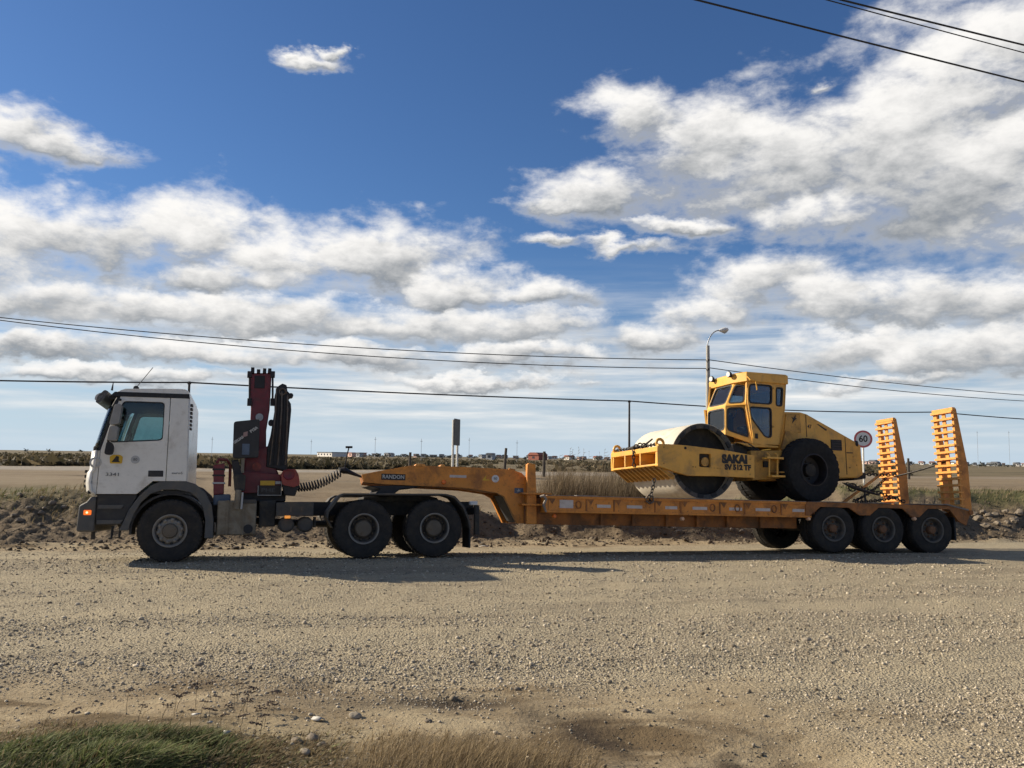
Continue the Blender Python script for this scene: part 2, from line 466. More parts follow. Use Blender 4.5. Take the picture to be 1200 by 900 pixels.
# ------------------------------------------------------------------ mesh builder
class MB:
    def __init__(s):
        s.v, s.f = [], []

    def add(s, vs, fs):
        b = len(s.v)
        s.v += [tuple(p) for p in vs]
        s.f += [tuple(i + b for i in f) for f in fs]
        return s

    def box(s, x0, x1, y0, y1, z0, z1):
        vs = [(x, y, z) for z in (z0, z1) for y in (y0, y1) for x in (x0, x1)]
        return s.add(vs, [(0, 2, 3, 1), (4, 5, 7, 6), (0, 1, 5, 4), (2, 6, 7, 3), (0, 4, 6, 2), (1, 3, 7, 5)])

    def prism(s, poly, y0, y1, holes=()):
        """polygon in (x,z) with holes, extruded along y"""
        loops = [list(poly)] + [list(h) for h in holes]
        tris = tessellate_polygon([[Vector((p[0], p[1], 0)) for p in lp] for lp in loops])
        flat = [p for lp in loops for p in lp]
        n = len(flat)
        vs = [(p[0], y0, p[1]) for p in flat] + [(p[0], y1, p[1]) for p in flat]
        fs = []
        for t in tris:
            a, b, c = t
            A, B, Cc = flat[a], flat[b], flat[c]
            cr = (B[0] - A[0]) * (Cc[1] - A[1]) - (B[1] - A[1]) * (Cc[0] - A[0])
            if cr < 0:
                a, c = c, a
            fs.append((a, b, c))
            fs.append((c + n, b + n, a + n))
        b0 = 0
        for li, lp in enumerate(loops):
            k = len(lp)
            area = sum(lp[i][0] * lp[(i + 1) % k][1] - lp[(i + 1) % k][0] * lp[i][1] for i in range(k))
            flip = (area < 0) ^ (li > 0)
            for i in range(k):
                j = (i + 1) % k
                q = (b0 + i, b0 + i + n, b0 + j + n, b0 + j)
                fs.append(q if not flip else q[::-1])
            b0 += k
        return s.add(vs, fs)

    def tube(s, pts, r, n=8, closed=False):
        pts = [Vector(p) for p in pts]
        k = len(pts)
        rs = r if isinstance(r, (list, tuple)) else [r] * k
        vs, fs = [], []
        ref = None
        for i, p in enumerate(pts):
            if closed:
                t = pts[(i + 1) % k] - pts[i - 1]
            else:
                t = pts[min(i + 1, k - 1)] - pts[max(i - 1, 0)]
            t.normalize()
            if ref is None:
                ref = Vector((0, 0, 1)) if abs(t.z) < 0.9 else Vector((1, 0, 0))
            a = t.cross(ref)
            if a.length < 1e-6:
                a = t.orthogonal()
            a.normalize()
            b = a.cross(t)
            b.normalize()
            ref = b
            for j in range(n):
                w = 2 * math.pi * j / n
                vs.append(p + (a * math.cos(w) + b * math.sin(w)) * rs[i])
        for i in range(k if closed else k - 1):
            i2 = (i + 1) % k
            for j in range(n):
                j2 = (j + 1) % n
                fs.append((i * n + j, i * n + j2, i2 * n + j2, i2 * n + j))
        if not closed:
            fs.append(tuple(range(n))[::-1])
            fs.append(tuple((k - 1) * n + j for j in range(n)))
        return s.add(vs, fs)

    def lathe(s, prof, n=40, cx=0.0, cz=0.0, closed=False):
        """profile of (radius, y) turned about the y axis through (cx,cz)"""
        vs, fs = [], []
        k = len(prof)
        for (r, y) in prof:
            r = max(r, 1e-4)
            for j in range(n):
                w = 2 * math.pi * j / n
                vs.append((cx + r * math.cos(w), y, cz + r * math.sin(w)))
        for i in range(k if closed else k - 1):
            i2 = (i + 1) % k
            for j in range(n):
                j2 = (j + 1) % n
                fs.append((i * n + j, i * n + j2, i2 * n + j2, i2 * n + j))
        return s.add(vs, fs)

    def disc_y(s, cx, cz, r, y0, y1, n=20):
        return s.lathe([(0, y0), (r, y0), (r, y1), (0, y1)], n, cx, cz)

    def build(s, name, m, parent=None, bevel=0.0, smooth=True, loc=None, segs=2):
        me = bpy.data.meshes.new(name)
        me.from_pydata(s.v, [], s.f)
        me.materials.append(m if not isinstance(m, str) else M[m])
        o = bpy.data.objects.new(name, me)
        C.objects.link(o)
        if parent is not None:
            o.parent = parent
        if loc is not None:
            o.location = loc
        if smooth:
            me.polygons.foreach_set('use_smooth', [True] * len(me.polygons))
            me.set_sharp_from_angle(angle=rad(35))
        if bevel > 0:
            b = o.modifiers.new('bevel', 'BEVEL')
            b.width = bevel
            b.segments = segs
            b.limit_method = 'ANGLE'
            b.angle_limit = rad(40)
            b.harden_normals = False
        return o


def tag(o, label=None, cat=None, group=None, kind=None):
    if label:
        o['label'] = label
    if cat:
        o['category'] = cat
    if group:
        o['group'] = group
    if kind:
        o['kind'] = kind
    return o


def empty(name, loc=(0, 0, 0), rot=(0, 0, 0)):
    o = bpy.data.objects.new(name, None)
    o.empty_display_size = 0.3
    C.objects.link(o)
    o.location = loc
    o.rotation_euler = rot
    return o


def copy_tree(o, parent=None):
    c = o.copy()
    C.objects.link(c)
    c.parent = parent
    for ch in list(o.children):
        copy_tree(ch, c)
    return c


def rounded(poly, r, n=3):
    """round the corners of a polygon in the plane"""
    out = []
    k = len(poly)
    for i in range(k):
        p = Vector(poly[i]).to_2d() if len(poly[i]) > 2 else Vector(poly[i])
        a = Vector(poly[i - 1]) - p
        b = Vector(poly[(i + 1) % k]) - p
        q = min(r, a.length * 0.45, b.length * 0.45)
        p0, p1 = p + a.normalized() * q, p + b.normalized() * q
        for j in range(n + 1):
            t = j / n
            out.append(tuple((1 - t) ** 2 * p0 + 2 * t * (1 - t) * p + t * t * p1))
    return out


def text(body, size, m, parent, loc, rot=(rad(90), 0, 0), name='lettering', bold=0.0, depth=0.0025, align='CENTER', sx=1.0):
    cu = bpy.data.curves.new('tmp_text', 'FONT')
    cu.body = body
    cu.size = size
    cu.extrude = depth
    cu.offset = bold
    cu.align_x = align
    cu.align_y = 'CENTER'
    cu.resolution_u = 3
    tmp = bpy.data.objects.new('tmp_text', cu)
    C.objects.link(tmp)
    dg = bpy.context.evaluated_depsgraph_get()
    me = bpy.data.meshes.new_from_object(tmp.evaluated_get(dg))
    bpy.data.objects.remove(tmp)
    bpy.data.curves.remove(cu)
    me.materials.clear()
    me.materials.append(M[m])
    me.name = name
    o = bpy.data.objects.new(name, me)
    C.objects.link(o)
    o.parent = parent
    o.location = loc
    o.rotation_euler = rot
    o.scale = (sx, 1, 1)
    return o


# ------------------------------------------------------------------ frames of the vehicles
class Frame:
    """local x = along the vehicle to its rear, y = away from the near side, z = up"""
    def __init__(s, px, py, alpha, z0=0.0, tilt=0.0, pitch=0.0):
        s.o = on_plane_z(px, py, z0)
        s.rot = (-rad(tilt), rad(pitch), rad(alpha))
        from mathutils import Euler
        s.R = Euler(s.rot, 'XYZ').to_matrix()

    def at(s, px, py, d=0.0):
        v = ray(px, py)
        o = Vector((0, 0, CAM_H))
        n = s.R.col[1]
        t = ((s.o - o).dot(n) + d) / v.dot(n)
        q = s.R.transposed() @ (o + v * t - s.o)
        return (q.x, q.z)

    def pts(s, d, *pp):
        return [s.at(p[0], p[1], d) for p in pp]

    def p3(s, px, py, d):
        a = s.at(px, py, d)
        return Vector((a[0], d, a[1]))

    def world(s, x, y, z):
        return s.o + s.R @ Vector((x, y, z))

    def px(s, x, y, z):
        q = CAM_M.transposed() @ (s.world(x, y, z) - Vector((0, 0, CAM_H)))
        return (600 - FPX * q.x / q.z, 450 + FPX * q.y / q.z)


TILT = 4.0
TK = Frame(197, 659, 17.0, 0.0, TILT)
TR = Frame(1037, 648, 11.5, 0.0, TILT, 1.0)
RO = Frame(957, 587.5, 20.0, 1.10, TILT, 1.0)

# ------------------------------------------------------------------ terrain
BETA = rad(12.5)
SB, CB = math.sin(BETA), math.cos(BETA)


def _hash(ix, iy, seed):
    h = (ix.astype(np.int64) * 374761393 + iy.astype(np.int64) * 668265263 + seed * 144665) & 0x7fffffff
    h = ((h ^ (h >> 13)) * 1274126177) & 0x7fffffff
    return ((h ^ (h >> 16)) & 0xffff) / 65535.0


def vnoise(x, y, seed=0):
    ix, iy = np.floor(x), np.floor(y)
    fx, fy = x - ix, y - iy
    ux, uy = fx * fx * (3 - 2 * fx), fy * fy * (3 - 2 * fy)
    a, b = _hash(ix, iy, seed), _hash(ix + 1, iy, seed)
    c, d = _hash(ix, iy + 1, seed), _hash(ix + 1, iy + 1, seed)
    return (a + (b - a) * ux + (c - a) * uy + (a - b - c + d) * ux * uy) * 2 - 1


def fbm(x, y, oct=4, seed=0, gain=0.5):
    r, a = 0.0, 1.0
    for i in range(oct):
        r = r + a * vnoise(x * 2 ** i + 13.7 * i, y * 2 ** i - 7.1 * i, seed + i)
        a *= gain
    return r


def sstep(v, a, b):
    t = np.clip((v - a) / (b - a), 0, 1)
    return t * t * (3 - 2 * t)


def sq(x, y):
    return x * CB + y * SB, -x * SB + y * CB


def gauss(x, y, cx, cy, rx, ry):
    return np.exp(-(((x - cx) / rx) ** 2 + ((y - cy) / ry) ** 2))


FALL = math.tan(rad(TILT))


def height(x, y):
    x = np.asarray(x, float)
    y = np.asarray(y, float)
    s, q = sq(x, y)
    far = sstep(q, 60, 120)
    z = 0.028 * fbm(x * 0.55, y * 0.55, 3, 3) * (1 - sstep(q, 12.5, 15.5) * (1 - sstep(q, 27, 30))) * (1 - far)
    z = z + 0.010 * fbm(x * 2.6, y * 2.6, 3, 9) * (1 - sstep(q, 30, 50)) * (1 - 0.7 * sstep(q, 14, 15.5) * (1 - sstep(q, 20, 21)))
    z = z + 0.012 * np.sin(q * 4.1 + 0.8 * fbm(x * 0.3, y * 0.3, 2, 5)) * sstep(q, 6.5, 8) * (1 - sstep(q, 13.0, 15.0))
    # shoulder falls away behind the near wheels
    z = z - FALL * np.clip(q - 16.3, 0, 3.6)
    foot = 21.9 + 0.5 * fbm(s * 0.35, q * 0 + 2.0, 3, 21)
    ridge = np.exp(-((q - foot + 0.65) / 0.22) ** 2)
    z = z + 0.10 * ridge * (0.7 + 0.5 * fbm(s * 1.4, q, 2, 33))
    crest = 1.26 + 0.20 * fbm(s * 0.16, q * 0 + 5.0, 3, 41)
    # heap of soil by the cab, bare gap behind the trailer, low heap at the right
    crest = crest - 0.34 * (1 - sstep(s, -5.5, -3.0)) - 0.10 * sstep(s, 15, 18)
    mid = sstep(s, -6.2, -3.6) * (1 - sstep(s, 15.0, 18.5))
    t = sstep(q, foot, foot + 4.6) * (1 - mid) + mid * (0.44 * sstep(q, foot, foot + 1.8) + 0.56 * sstep(q, foot + 2.0, foot + 16))
    z = z + crest * t
    rough = sstep(q, foot - 0.4, foot + 0.5) * (1 - sstep(q, foot + 3.0 - 1.2 * mid, foot + 5.5 - 2.5 * mid)) * (1 - 0.35 * mid)
    z = z + rough * ((0.10 + 0.08 * sstep(s, -4, -2)) * fbm(x * 1.3, y * 1.3, 4, 51) + 0.07 * np.abs(fbm(x * 4.2, y * 4.2, 3, 57)))
    bt = np.exp(-((q - foot - 1.5) / 0.55) ** 2)
    z = z + (0.32 - 0.14 * mid) * bt * np.clip(0.45 + fbm(s * 0.8, q * 0.5, 3, 61), 0, 1.2)
    z = z - (z - 1.0) * sstep(q, 27 + 6 * mid, 33 + 8 * mid)
    # low rise under the scrub
    z = z + sstep(q, 58, 64) * 0.25 * (1 - sstep(q, 90, 160)) * (0.6 + 0.6 * fbm(x * 0.05, y * 0.05, 3, 71))
    z = z + 0.05 * fbm(x * 0.12, y * 0.12, 3, 77) * sstep(q, 30, 36) * (1 - sstep(q, 150, 300))
    # foreground: turf hump at the left, hollow at the right
    z = z + 0.17 * gauss(x, y, -2.5, 5.25, 1.1, 0.7) + 0.06 * gauss(x, y, -0.4, 5.2, 1.1, 0.5)
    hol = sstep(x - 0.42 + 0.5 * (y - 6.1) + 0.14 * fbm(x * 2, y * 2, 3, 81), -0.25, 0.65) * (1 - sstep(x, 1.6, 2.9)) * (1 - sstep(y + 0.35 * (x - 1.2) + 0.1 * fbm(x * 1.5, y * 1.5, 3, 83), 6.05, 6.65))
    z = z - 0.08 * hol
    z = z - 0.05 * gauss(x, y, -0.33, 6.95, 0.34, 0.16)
    return z


def ground_z(x, y):
    return float(height(np.array([x]), np.array([y]))[0])


def build_ground():
    a1 = np.radians(np.linspace(-44, 44, 620))
    a2 = np.radians(np.linspace(44, 316, 90)[1:-1])
    ang = np.concatenate([a1, a2])
    rr = [0.6]
    while rr[-1] < 6000:
        r = rr[-1]
        if r < 30:
            st = max(0.028, 0.0062 * r) if r > 4 else 0.25
            st = min(st, 0.085)
        else:
            st = r * 0.022 + (r - 30) * 0.02
        rr.append(r + st)
    rr = np.array(rr)
    A, R = np.meshgrid(ang, rr)
    X, Y = R * np.sin(A), R * np.cos(A)
    Z = height(X, Y)
    nr, na = X.shape
    co = np.stack([X.ravel(), Y.ravel(), Z.ravel()], 1)
    i = np.arange(nr - 1)[:, None] * na
    j = np.arange(na)[None, :]
    j2 = (j + 1) % na
    quads = np.stack([i + j, i + na + j, i + na + j2, i + j2], -1).reshape(-1, 4)
    me = bpy.data.meshes.new('ground')
    nv = len(co) + 1
    me.vertices.add(nv)
    allco = np.vstack([co, [[0, 0, 0]]])
    me.vertices.foreach_set('co', allco.ravel())
    cen = np.stack([np.full(na, nv - 1), np.arange(na), (np.arange(na) + 1) % na], 1)
    nl = quads.size + cen.size
    me.loops.add(nl)
    me.loops.foreach_set('vertex_index', np.concatenate([quads.ravel(), cen.ravel()]).astype(np.int32))
    me.polygons.add(len(quads) + len(cen))
    st = np.concatenate([np.arange(len(quads)) * 4, quads.size + np.arange(len(cen)) * 3]).astype(np.int32)
    me.polygons.foreach_set('loop_start', st)
    me.update(calc_edges=True)
    me.validate()
    me.polygons.foreach_set('use_smooth', [True] * len(me.polygons))
    # surface kinds: R soil/rubble, G turf, B pale road, A painted shade and dark earth ; second: R gravel, G field, B scrub
    x, y = allco[:, 0], allco[:, 1]
    s, q = sq(x, y)
    nz = fbm(x * 0.9, y * 0.9, 4, 101)
    nl2 = fbm(x * 0.25, y * 0.25, 3, 111)
    foot = 21.9 + 0.5 * fbm(s * 0.35, q * 0 + 2.0, 3, 21)
    mid = sstep(s, -6.2, -3.6) * (1 - sstep(s, 15.0, 18.5))
    soil = sstep(q + 0.35 * nz, foot - 0.9, foot + 0.1) * (1 - sstep(q + nz, foot + 4 - 2.2 * mid, foot + 6.5 - 3.2 * mid))
    turf = sstep(q + 0.6 * nz, foot + 2.2, foot + 3.6) * (1 - sstep(q, foot + 6, foot + 9)) * sstep(nl2 + 0.5 * nz, -0.25, 0.35)
    turf = turf * np.clip(sstep(-s, 6.5, 11) + 0.55 * sstep(s, 6, 12) + 0.35, 0, 1)
    turf = np.maximum(turf, gauss(x, y, -2.5, 5.2, 1.35, 0.72) * 1.5 * (0.8 + 0.5 * nz))
    road = sstep(q, 47.5, 48.5) * (1 - sstep(q, 57.0, 58.0)) * np.clip(sstep(-s, -30, 0) + 0.3, 0, 1)
    shade_dark = 2.4 * sstep(x - 0.42 + 0.5 * (y - 6.1) + 0.2 * nz, -0.1, 0.35) * (1 - sstep(x + 0.3 * nz, 1.3, 2.3)) * (1 - sstep(y + 0.35 * (x - 1.2) + 0.18 * nz, 6.0, 6.8)) * (0.55 + 0.55 * nz + 0.35 * fbm(x * 4, y * 6, 3, 121)) + 1.1 * gauss(x, y, -0.33, 6.95, 0.42, 0.17) + 0.5 * gauss(x, y, -1.2, 6.9, 1.0, 0.3) * (0.5 + nz)  # first term paints the hollow's shade; the rest are small darker patches
    shade_dark = shade_dark + 0.5 * np.exp(-((q - foot + 0.35) / 0.18) ** 2) * (0.5 + 0.8 * nz)  # darker strip along the bank foot
    gravel = sstep(y + 0.30 * x * 0 + 0.35 * nz + 0.25 * nl2, 6.9, 8.3) * (1 - sstep(q, 20.0, 21.2))
    gravel = np.clip(gravel + 0.75 * sstep(x + 0.6 * nz, 1.6, 3.2) * (1 - sstep(q, 20.0, 21.2)), 0, 1)
    field = sstep(q + 0.8 * nz, foot + 4.5 - 2.6 * mid, foot + 7 - 3.6 * mid)
    scrub = sstep(q + 0.6 * nz, 57.6, 59)
    for nm, arr in (('zone', (soil, turf, road, shade_dark)), ('zone_b', (gravel, field, scrub, soil))):
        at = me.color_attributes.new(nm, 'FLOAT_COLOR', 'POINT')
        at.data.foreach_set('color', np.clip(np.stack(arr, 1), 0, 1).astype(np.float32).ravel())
    o = bpy.data.objects.new('ground', me)
    C.objects.link(o)
    tag(o, 'flat dusty gravel lot with a soil bank, brown field and scrub beyond', kind='structure')

    m = bpy.data.materials.new('ground_surface')
    m.use_nodes = True
    N = NT(m.node_tree)
    bs = m.node_tree.nodes['Principled BSDF']
    pos = N.n('ShaderNodeNewGeometry').outputs['Position']
    za = N.n('ShaderNodeAttribute', attribute_name='zone')
    zb = N.n('ShaderNodeAttribute', attribute_name='zone_b')
    sa = N.n('ShaderNodeSeparateColor')
    N.put(sa.inputs[0], za.outputs['Color'])
    sb = N.n('ShaderNodeSeparateColor')
    N.put(sb.inputs[0], zb.outputs['Color'])
    big = N.noise(pos, 0.35, 5, 0.6)
    mid = N.noise(pos, 2.2, 6, 0.62)
    fine = N.noise(pos, 26.0, 5, 0.65)
    vfine = N.noise(pos, 110.0, 3, 0.6)
    # bare packed earth
    c = N.mix(N.lin(mid, 0.3, 0.7), (0.200, 0.148, 0.082), (0.365, 0.288, 0.175))
    c = N.mix(N.lin(fine, 0.35, 0.7), c, N.mix(0.55, c, (0.33, 0.27, 0.185)))
    # crushed gravel: grain sized cells
    vo = N.n('ShaderNodeTexVoronoi')
    N.put(vo.inputs['Vector'], pos)
    vo.inputs['Scale'].default_value = 42.0
    vo.inputs['Randomness'].default_value = 1.0
    sv = N.n('ShaderNodeSeparateColor')
    N.put(sv.inputs[0], vo.outputs['Color'])
    g = N.mix(sv.outputs[0], (0.190, 0.154, 0.098), (0.52, 0.448, 0.312))
    g = N.mix(N.lin(mid, 0.25, 0.75), N.mix(0.45, g, (0.215, 0.18, 0.122)), N.mix(0.30, g, (0.37, 0.318, 0.22)))
    g = N.mix(N.lin(big, 0.35, 0.7, 0.0, 0.35), g, (0.33, 0.276, 0.186))
    rp = N.n('ShaderNodeMapping')
    N.put(rp.inputs['Vector'], pos)
    rp.inputs['Rotation'].default_value = (0, 0, -BETA)
    trk = N.noise(N.vmath('MULTIPLY', rp.outputs[0], (0.10, 1.0, 1.0)), 1.1, 5, 0.6, 0.3)
    g = N.mix(N.smooth(trk, 0.50, 0.64, 0.0, 0.62), g, (0.385, 0.322, 0.214))
    g = N.mix(N.smooth(trk, 0.47, 0.36, 0.0, 0.40), g, (0.190, 0.155, 0.108))
    c = N.mix(sb.outputs[0], c, g)
    pat = N.noise(N.vmath('MULTIPLY', pos, (0.55, 1.3, 1.0)), 1.0, 6, 0.6, 0.5)
    near = N.math('SUBTRACT', 1.0, sb.outputs[0])
    c = N.mix(N.math('MULTIPLY', N.smooth(pat, 0.52, 0.64), N.math('MULTIPLY', near, 0.75)), c, (0.130, 0.092, 0.050))
    c = N.mix(N.math('MULTIPLY', N.smooth(pat, 0.46, 0.36), N.math('MULTIPLY', near, 0.55)), c, (0.40, 0.325, 0.205))
    soilc = N.mix(N.lin(mid, 0.3, 0.7), (0.064, 0.046, 0.029), (0.185, 0.138, 0.085))
    pat = N.noise(N.vmath('MULTIPLY', pos, (0.55, 1.3, 1.0)), 1.0, 6, 0.6, 0.5)
    near = N.math('SUBTRACT', 1.0, sb.outputs[0])
    c = N.mix(N.math('MULTIPLY', N.smooth(pat, 0.52, 0.64), N.math('MULTIPLY', near, 0.75)), c, (0.130, 0.092, 0.050))
    c = N.mix(N.math('MULTIPLY', N.smooth(pat, 0.46, 0.36), N.math('MULTIPLY', near, 0.55)), c, (0.40, 0.325, 0.205))
    soilc = N.mix(N.lin(fine, 0.4, 0.75, 0, 0.6), soilc, (0.235, 0.19, 0.135))
    c = N.mix(sa.outputs[0], c, soilc)
    fieldc = N.mix(N.lin(mid, 0.3, 0.7), (0.150, 0.108, 0.064), (0.215, 0.165, 0.104))
    stv = N.vmath('MULTIPLY', pos, (0.25, 1.2, 1.0))
    fieldc = N.mix(N.lin(N.noise(stv, 0.5, 5, 0.6), 0.35, 0.65, 0, 0.7), fieldc, (0.255, 0.205, 0.135))
    c = N.mix(sb.outputs[1], c, fieldc)
    turfc = N.mix(N.lin(mid, 0.3, 0.7), (0.045, 0.052, 0.020), (0.120, 0.112, 0.048))
    c = N.mix(sa.outputs[1], c, turfc)
    c = N.mix(sa.outputs[2], c, N.mix(N.lin(mid, 0.3, 0.7), (0.235, 0.205, 0.165), (0.31, 0.275, 0.225)))
    scr = N.mix(N.lin(N.noise(N.vmath('MULTIPLY', pos, (0.12, 0.55, 1.0)), 0.5, 6, 0.65), 0.35, 0.65), (0.070, 0.060, 0.034), (0.215, 0.172, 0.105))
    c = N.mix(sb.outputs[2], c, scr)
    c = N.mix(N.math('MULTIPLY', za.outputs['Alpha'], 0.86), c, (0.048, 0.035, 0.024))  # hollow's shade and the darker patches go into the base colour
    N.put(bs.inputs['Base Color'], c)
    N.put(bs.inputs['Roughness'], 0.95)
    bs.inputs['Specular IOR Level'].default_value = 0.15
    hgt = N.math('ADD', N.math('MULTIPLY', N.math('SUBTRACT', 1.0, vo.outputs['Distance']), N.math('MULTIPLY', sb.outputs[0], 0.022)),
                 N.math('ADD', N.math('MULTIPLY', fine, 0.022), N.math('MULTIPLY', vfine, 0.006)))
    hgt = N.math('ADD', hgt, N.math('MULTIPLY', mid, N.math('ADD', 0.03, N.math('MULTIPLY', sa.outputs[0], 0.16))))
    b = N.n('ShaderNodeBump')
    b.inputs['Strength'].default_value = 0.9
    b.inputs['Distance'].default_value = 1.0
    N.put(b.inputs['Height'], hgt)
    N.put(bs.inputs['Normal'], b.outputs[0])
    me.materials.append(m)
    return o


build_ground()


# ------------------------------------------------------------------ wheels
def tyre_mesh(R, W, rim_r, lugs=44, lug_h=0.012, lug_w=None, block=False):
    b = MB()
    g = 0.014 if not block else 0.0
    pr = [(rim_r - 0.01, 0.045), (rim_r + 0.012, 0.022), (rim_r + 0.03, 0.016), (R * 0.78, 0.0), (R * 0.86, 0.003), (R * 0.93, 0.012), (R * 0.975, 0.028), (R, 0.055)]
    for f in (0.30, 0.50, 0.70):
        y = W * f
        if g:
            pr += [(R, y - 0.012), (R - g, y - 0.008), (R - g, y + 0.008), (R, y + 0.012)]
        else:
            pr += [(R + 0.006, y)]
    pr += [(R, W - 0.055), (R * 0.975, W - 0.028), (R * 0.9, W - 0.008), (R * 0.78, W), (rim_r + 0.02, W - 0.03), (rim_r - 0.01, W - 0.05)]
    b.lathe(pr, 48, closed=True)
    lw = lug_w or 0.055
    for side in (0, 1):
        for k in range(lugs):
            a = 2 * math.pi * (k + 0.5 * side) / lugs
            h = math.pi / lugs * 0.62
            y0, y1 = (0.016, lw + 0.03) if side == 0 else (W - lw - 0.03, W - 0.016)
            sk = 0.0 if not block else (0.09 if side == 0 else -0.09)
            vs = []
            for y, da in ((y0, 0), (y1, sk)):
                edge = y in (0.016, W - 0.016)
                for r in ((R * 0.93, R * 0.985) if edge else (R - 0.01, R + lug_h)):
                    for t in (a - h + da, a + h + da):
                        vs.append((r * math.cos(t), y, r * math.sin(t)))
            b.add(vs, [(0, 1, 3, 2), (4, 6, 7, 5), (0, 2, 6, 4), (1, 5, 7, 3), (2, 3, 7, 6), (0, 4, 5, 1)])
    return b


def make_wheel(parent, loc, R, W, kind, flip=False):
    """wheel = disc with rim; children tyre, hub, wheel_nut"""
    rr = {'steer': R * 0.50, 'drive': R * 0.50, 'trailer': R * 0.52, 'roller': R * 0.50}[kind]
    b = MB()
    if kind == 'steer':
        b.lathe([(rr + 0.006, 0.02), (rr + 0.012, 0.006), (rr - 0.012, 0.004), (rr - 0.03, 0.03), (rr - 0.045, 0.075), (rr * 0.78, 0.05), (rr * 0.70, 0.02), (rr * 0.50, 0.012), (rr * 0.46, 0.02)], 48)
        m, hm = 'rim', 'hub'
    elif kind == 'roller':
        b.lathe([(rr + 0.006, 0.03), (rr + 0.014, 0.01), (rr - 0.015, 0.006), (rr - 0.03, 0.05), (rr - 0.05, 0.24), (rr * 0.5, 0.27), (rr * 0.2, 0.25)], 48)
        m, hm = 'crane_black', 'drum_in'
    else:
        dp = 0.17 if kind == 'drive' else 0.12
        b.lathe([(rr + 0.006, 0.02), (rr + 0.014, 0.004), (rr - 0.012, 0.002), (rr - 0.026, 0.03), (rr - 0.04, dp), (rr * 0.72, dp + 0.012), (rr * 0.62, dp - 0.01), (rr * 0.3, dp)], 48)
        m, hm = ('rim_dark', 'hub') if kind == 'drive' else ('rim_dark', 'rust_hub')
    w = b.build('wheel', m, parent, loc=loc)
    if kind != 'roller':
        ring = MB().lathe([(rr + 0.016, 0.02), (rr + 0.018, 0.0), (rr + 0.002, -0.004), (rr - 0.016, 0.006), (rr - 0.018, 0.02)], 48, closed=True)
        ring.build('rim_flange', 'rim' if kind == 'steer' else ('flange_dark' if kind == 'trailer' else 'rim'), w)
    if kind == 'roller':
        tyre_mesh(R, W, rr, 26, 0.03, W * 0.40, True).build('tyre', 'tyre_old', w)
    else:
        tyre_mesh(R, W, rr).build('tyre', 'tyre', w)
    h = MB()
    if kind == 'steer':
        h.lathe([(rr * 0.48, 0.03), (rr * 0.47, -0.02), (rr * 0.42, -0.05), (rr * 0.2, -0.062), (0, -0.062)], 32)
    elif kind == 'drive':
        h.lathe([(rr * 0.62, 0.17), (rr * 0.58, 0.07), (rr * 0.5, 0.045), (rr * 0.15, 0.035), (0, 0.035)], 32)
    elif kind == 'trailer':
        h.lathe([(rr * 0.36, 0.13), (rr * 0.34, 0.02), (rr * 0.26, -0.005), (0, -0.01)], 28)
    else:
        h.lathe([(rr * 0.42, 0.27), (rr * 0.40, 0.14), (rr * 0.2, 0.11), (0, 0.11)], 28)
    h.build('hub', hm, w)
    nn = {'steer': 10, 'drive': 10, 'trailer': 6, 'roller': 8}[kind]
    nr = {'steer': 0.70, 'drive': 0.74, 'trailer': 0.55, 'roller': 0.55}[kind] * rr
    ny = {'steer': 0.012, 'drive': 0.168, 'trailer': 0.105, 'roller': 0.255}[kind]
    nut = MB().lathe([(0.034, 0.012), (0.032, -0.012), (0.018, -0.014), (0.017, -0.036), (0, -0.038)], 10) if kind == 'steer' else MB().lathe([(0.022, 0.012), (0.021, -0.02), (0.014, -0.032), (0, -0.034)], 6)
    first = None
    for k in range(nn):
        a = 2 * math.pi * (k + 0.25) / nn
        p = (nr * math.cos(a), ny, nr * math.sin(a))
        if first is None:
            first = nut.build('wheel_nut', 'rim' if kind == 'steer' else hm, w, smooth=False, loc=p)
        else:
            c = first.copy()
            C.objects.link(c)
            c.location = p
    if kind in ('steer', 'trailer', 'drive'):
        ho = MB().lathe([(0.0, 0.0), (0.030 if kind != 'trailer' else 0.036, 0.0)], 14)
        first = None
        hr = {'steer': 0.80, 'drive': 0.86, 'trailer': 0.74}[kind] * rr
        hy = {'steer': 0.046, 'drive': 0.166, 'trailer': 0.112}[kind]
        nn = {'steer': 10, 'drive': 8, 'trailer': 6}[kind]
        for k in range(nn):
            a = 2 * math.pi * (k + 0.75) / nn
            p = (hr * math.cos(a), hy, hr * math.sin(a))
            if first is None:
                first = ho.build('hand_hole', 'black', w, smooth=False, loc=p)
            else:
                c = first.copy()
                C.objects.link(c)
                c.location = p
    if flip:
        w.rotation_euler = (0, 0, math.pi)
    return w


def wheel_copy(w, loc, flip=False):
    c = copy_tree(w, w.parent)
    c.location = loc
    c.rotation_euler = (0, random.uniform(0, 6.28), math.pi if flip else 0)
    return c


def inner_tyre(parent, loc, R, W):
    return tyre_mesh(R, W, R * 0.5).build('inner_tyre', 'tyre', parent, loc=loc)


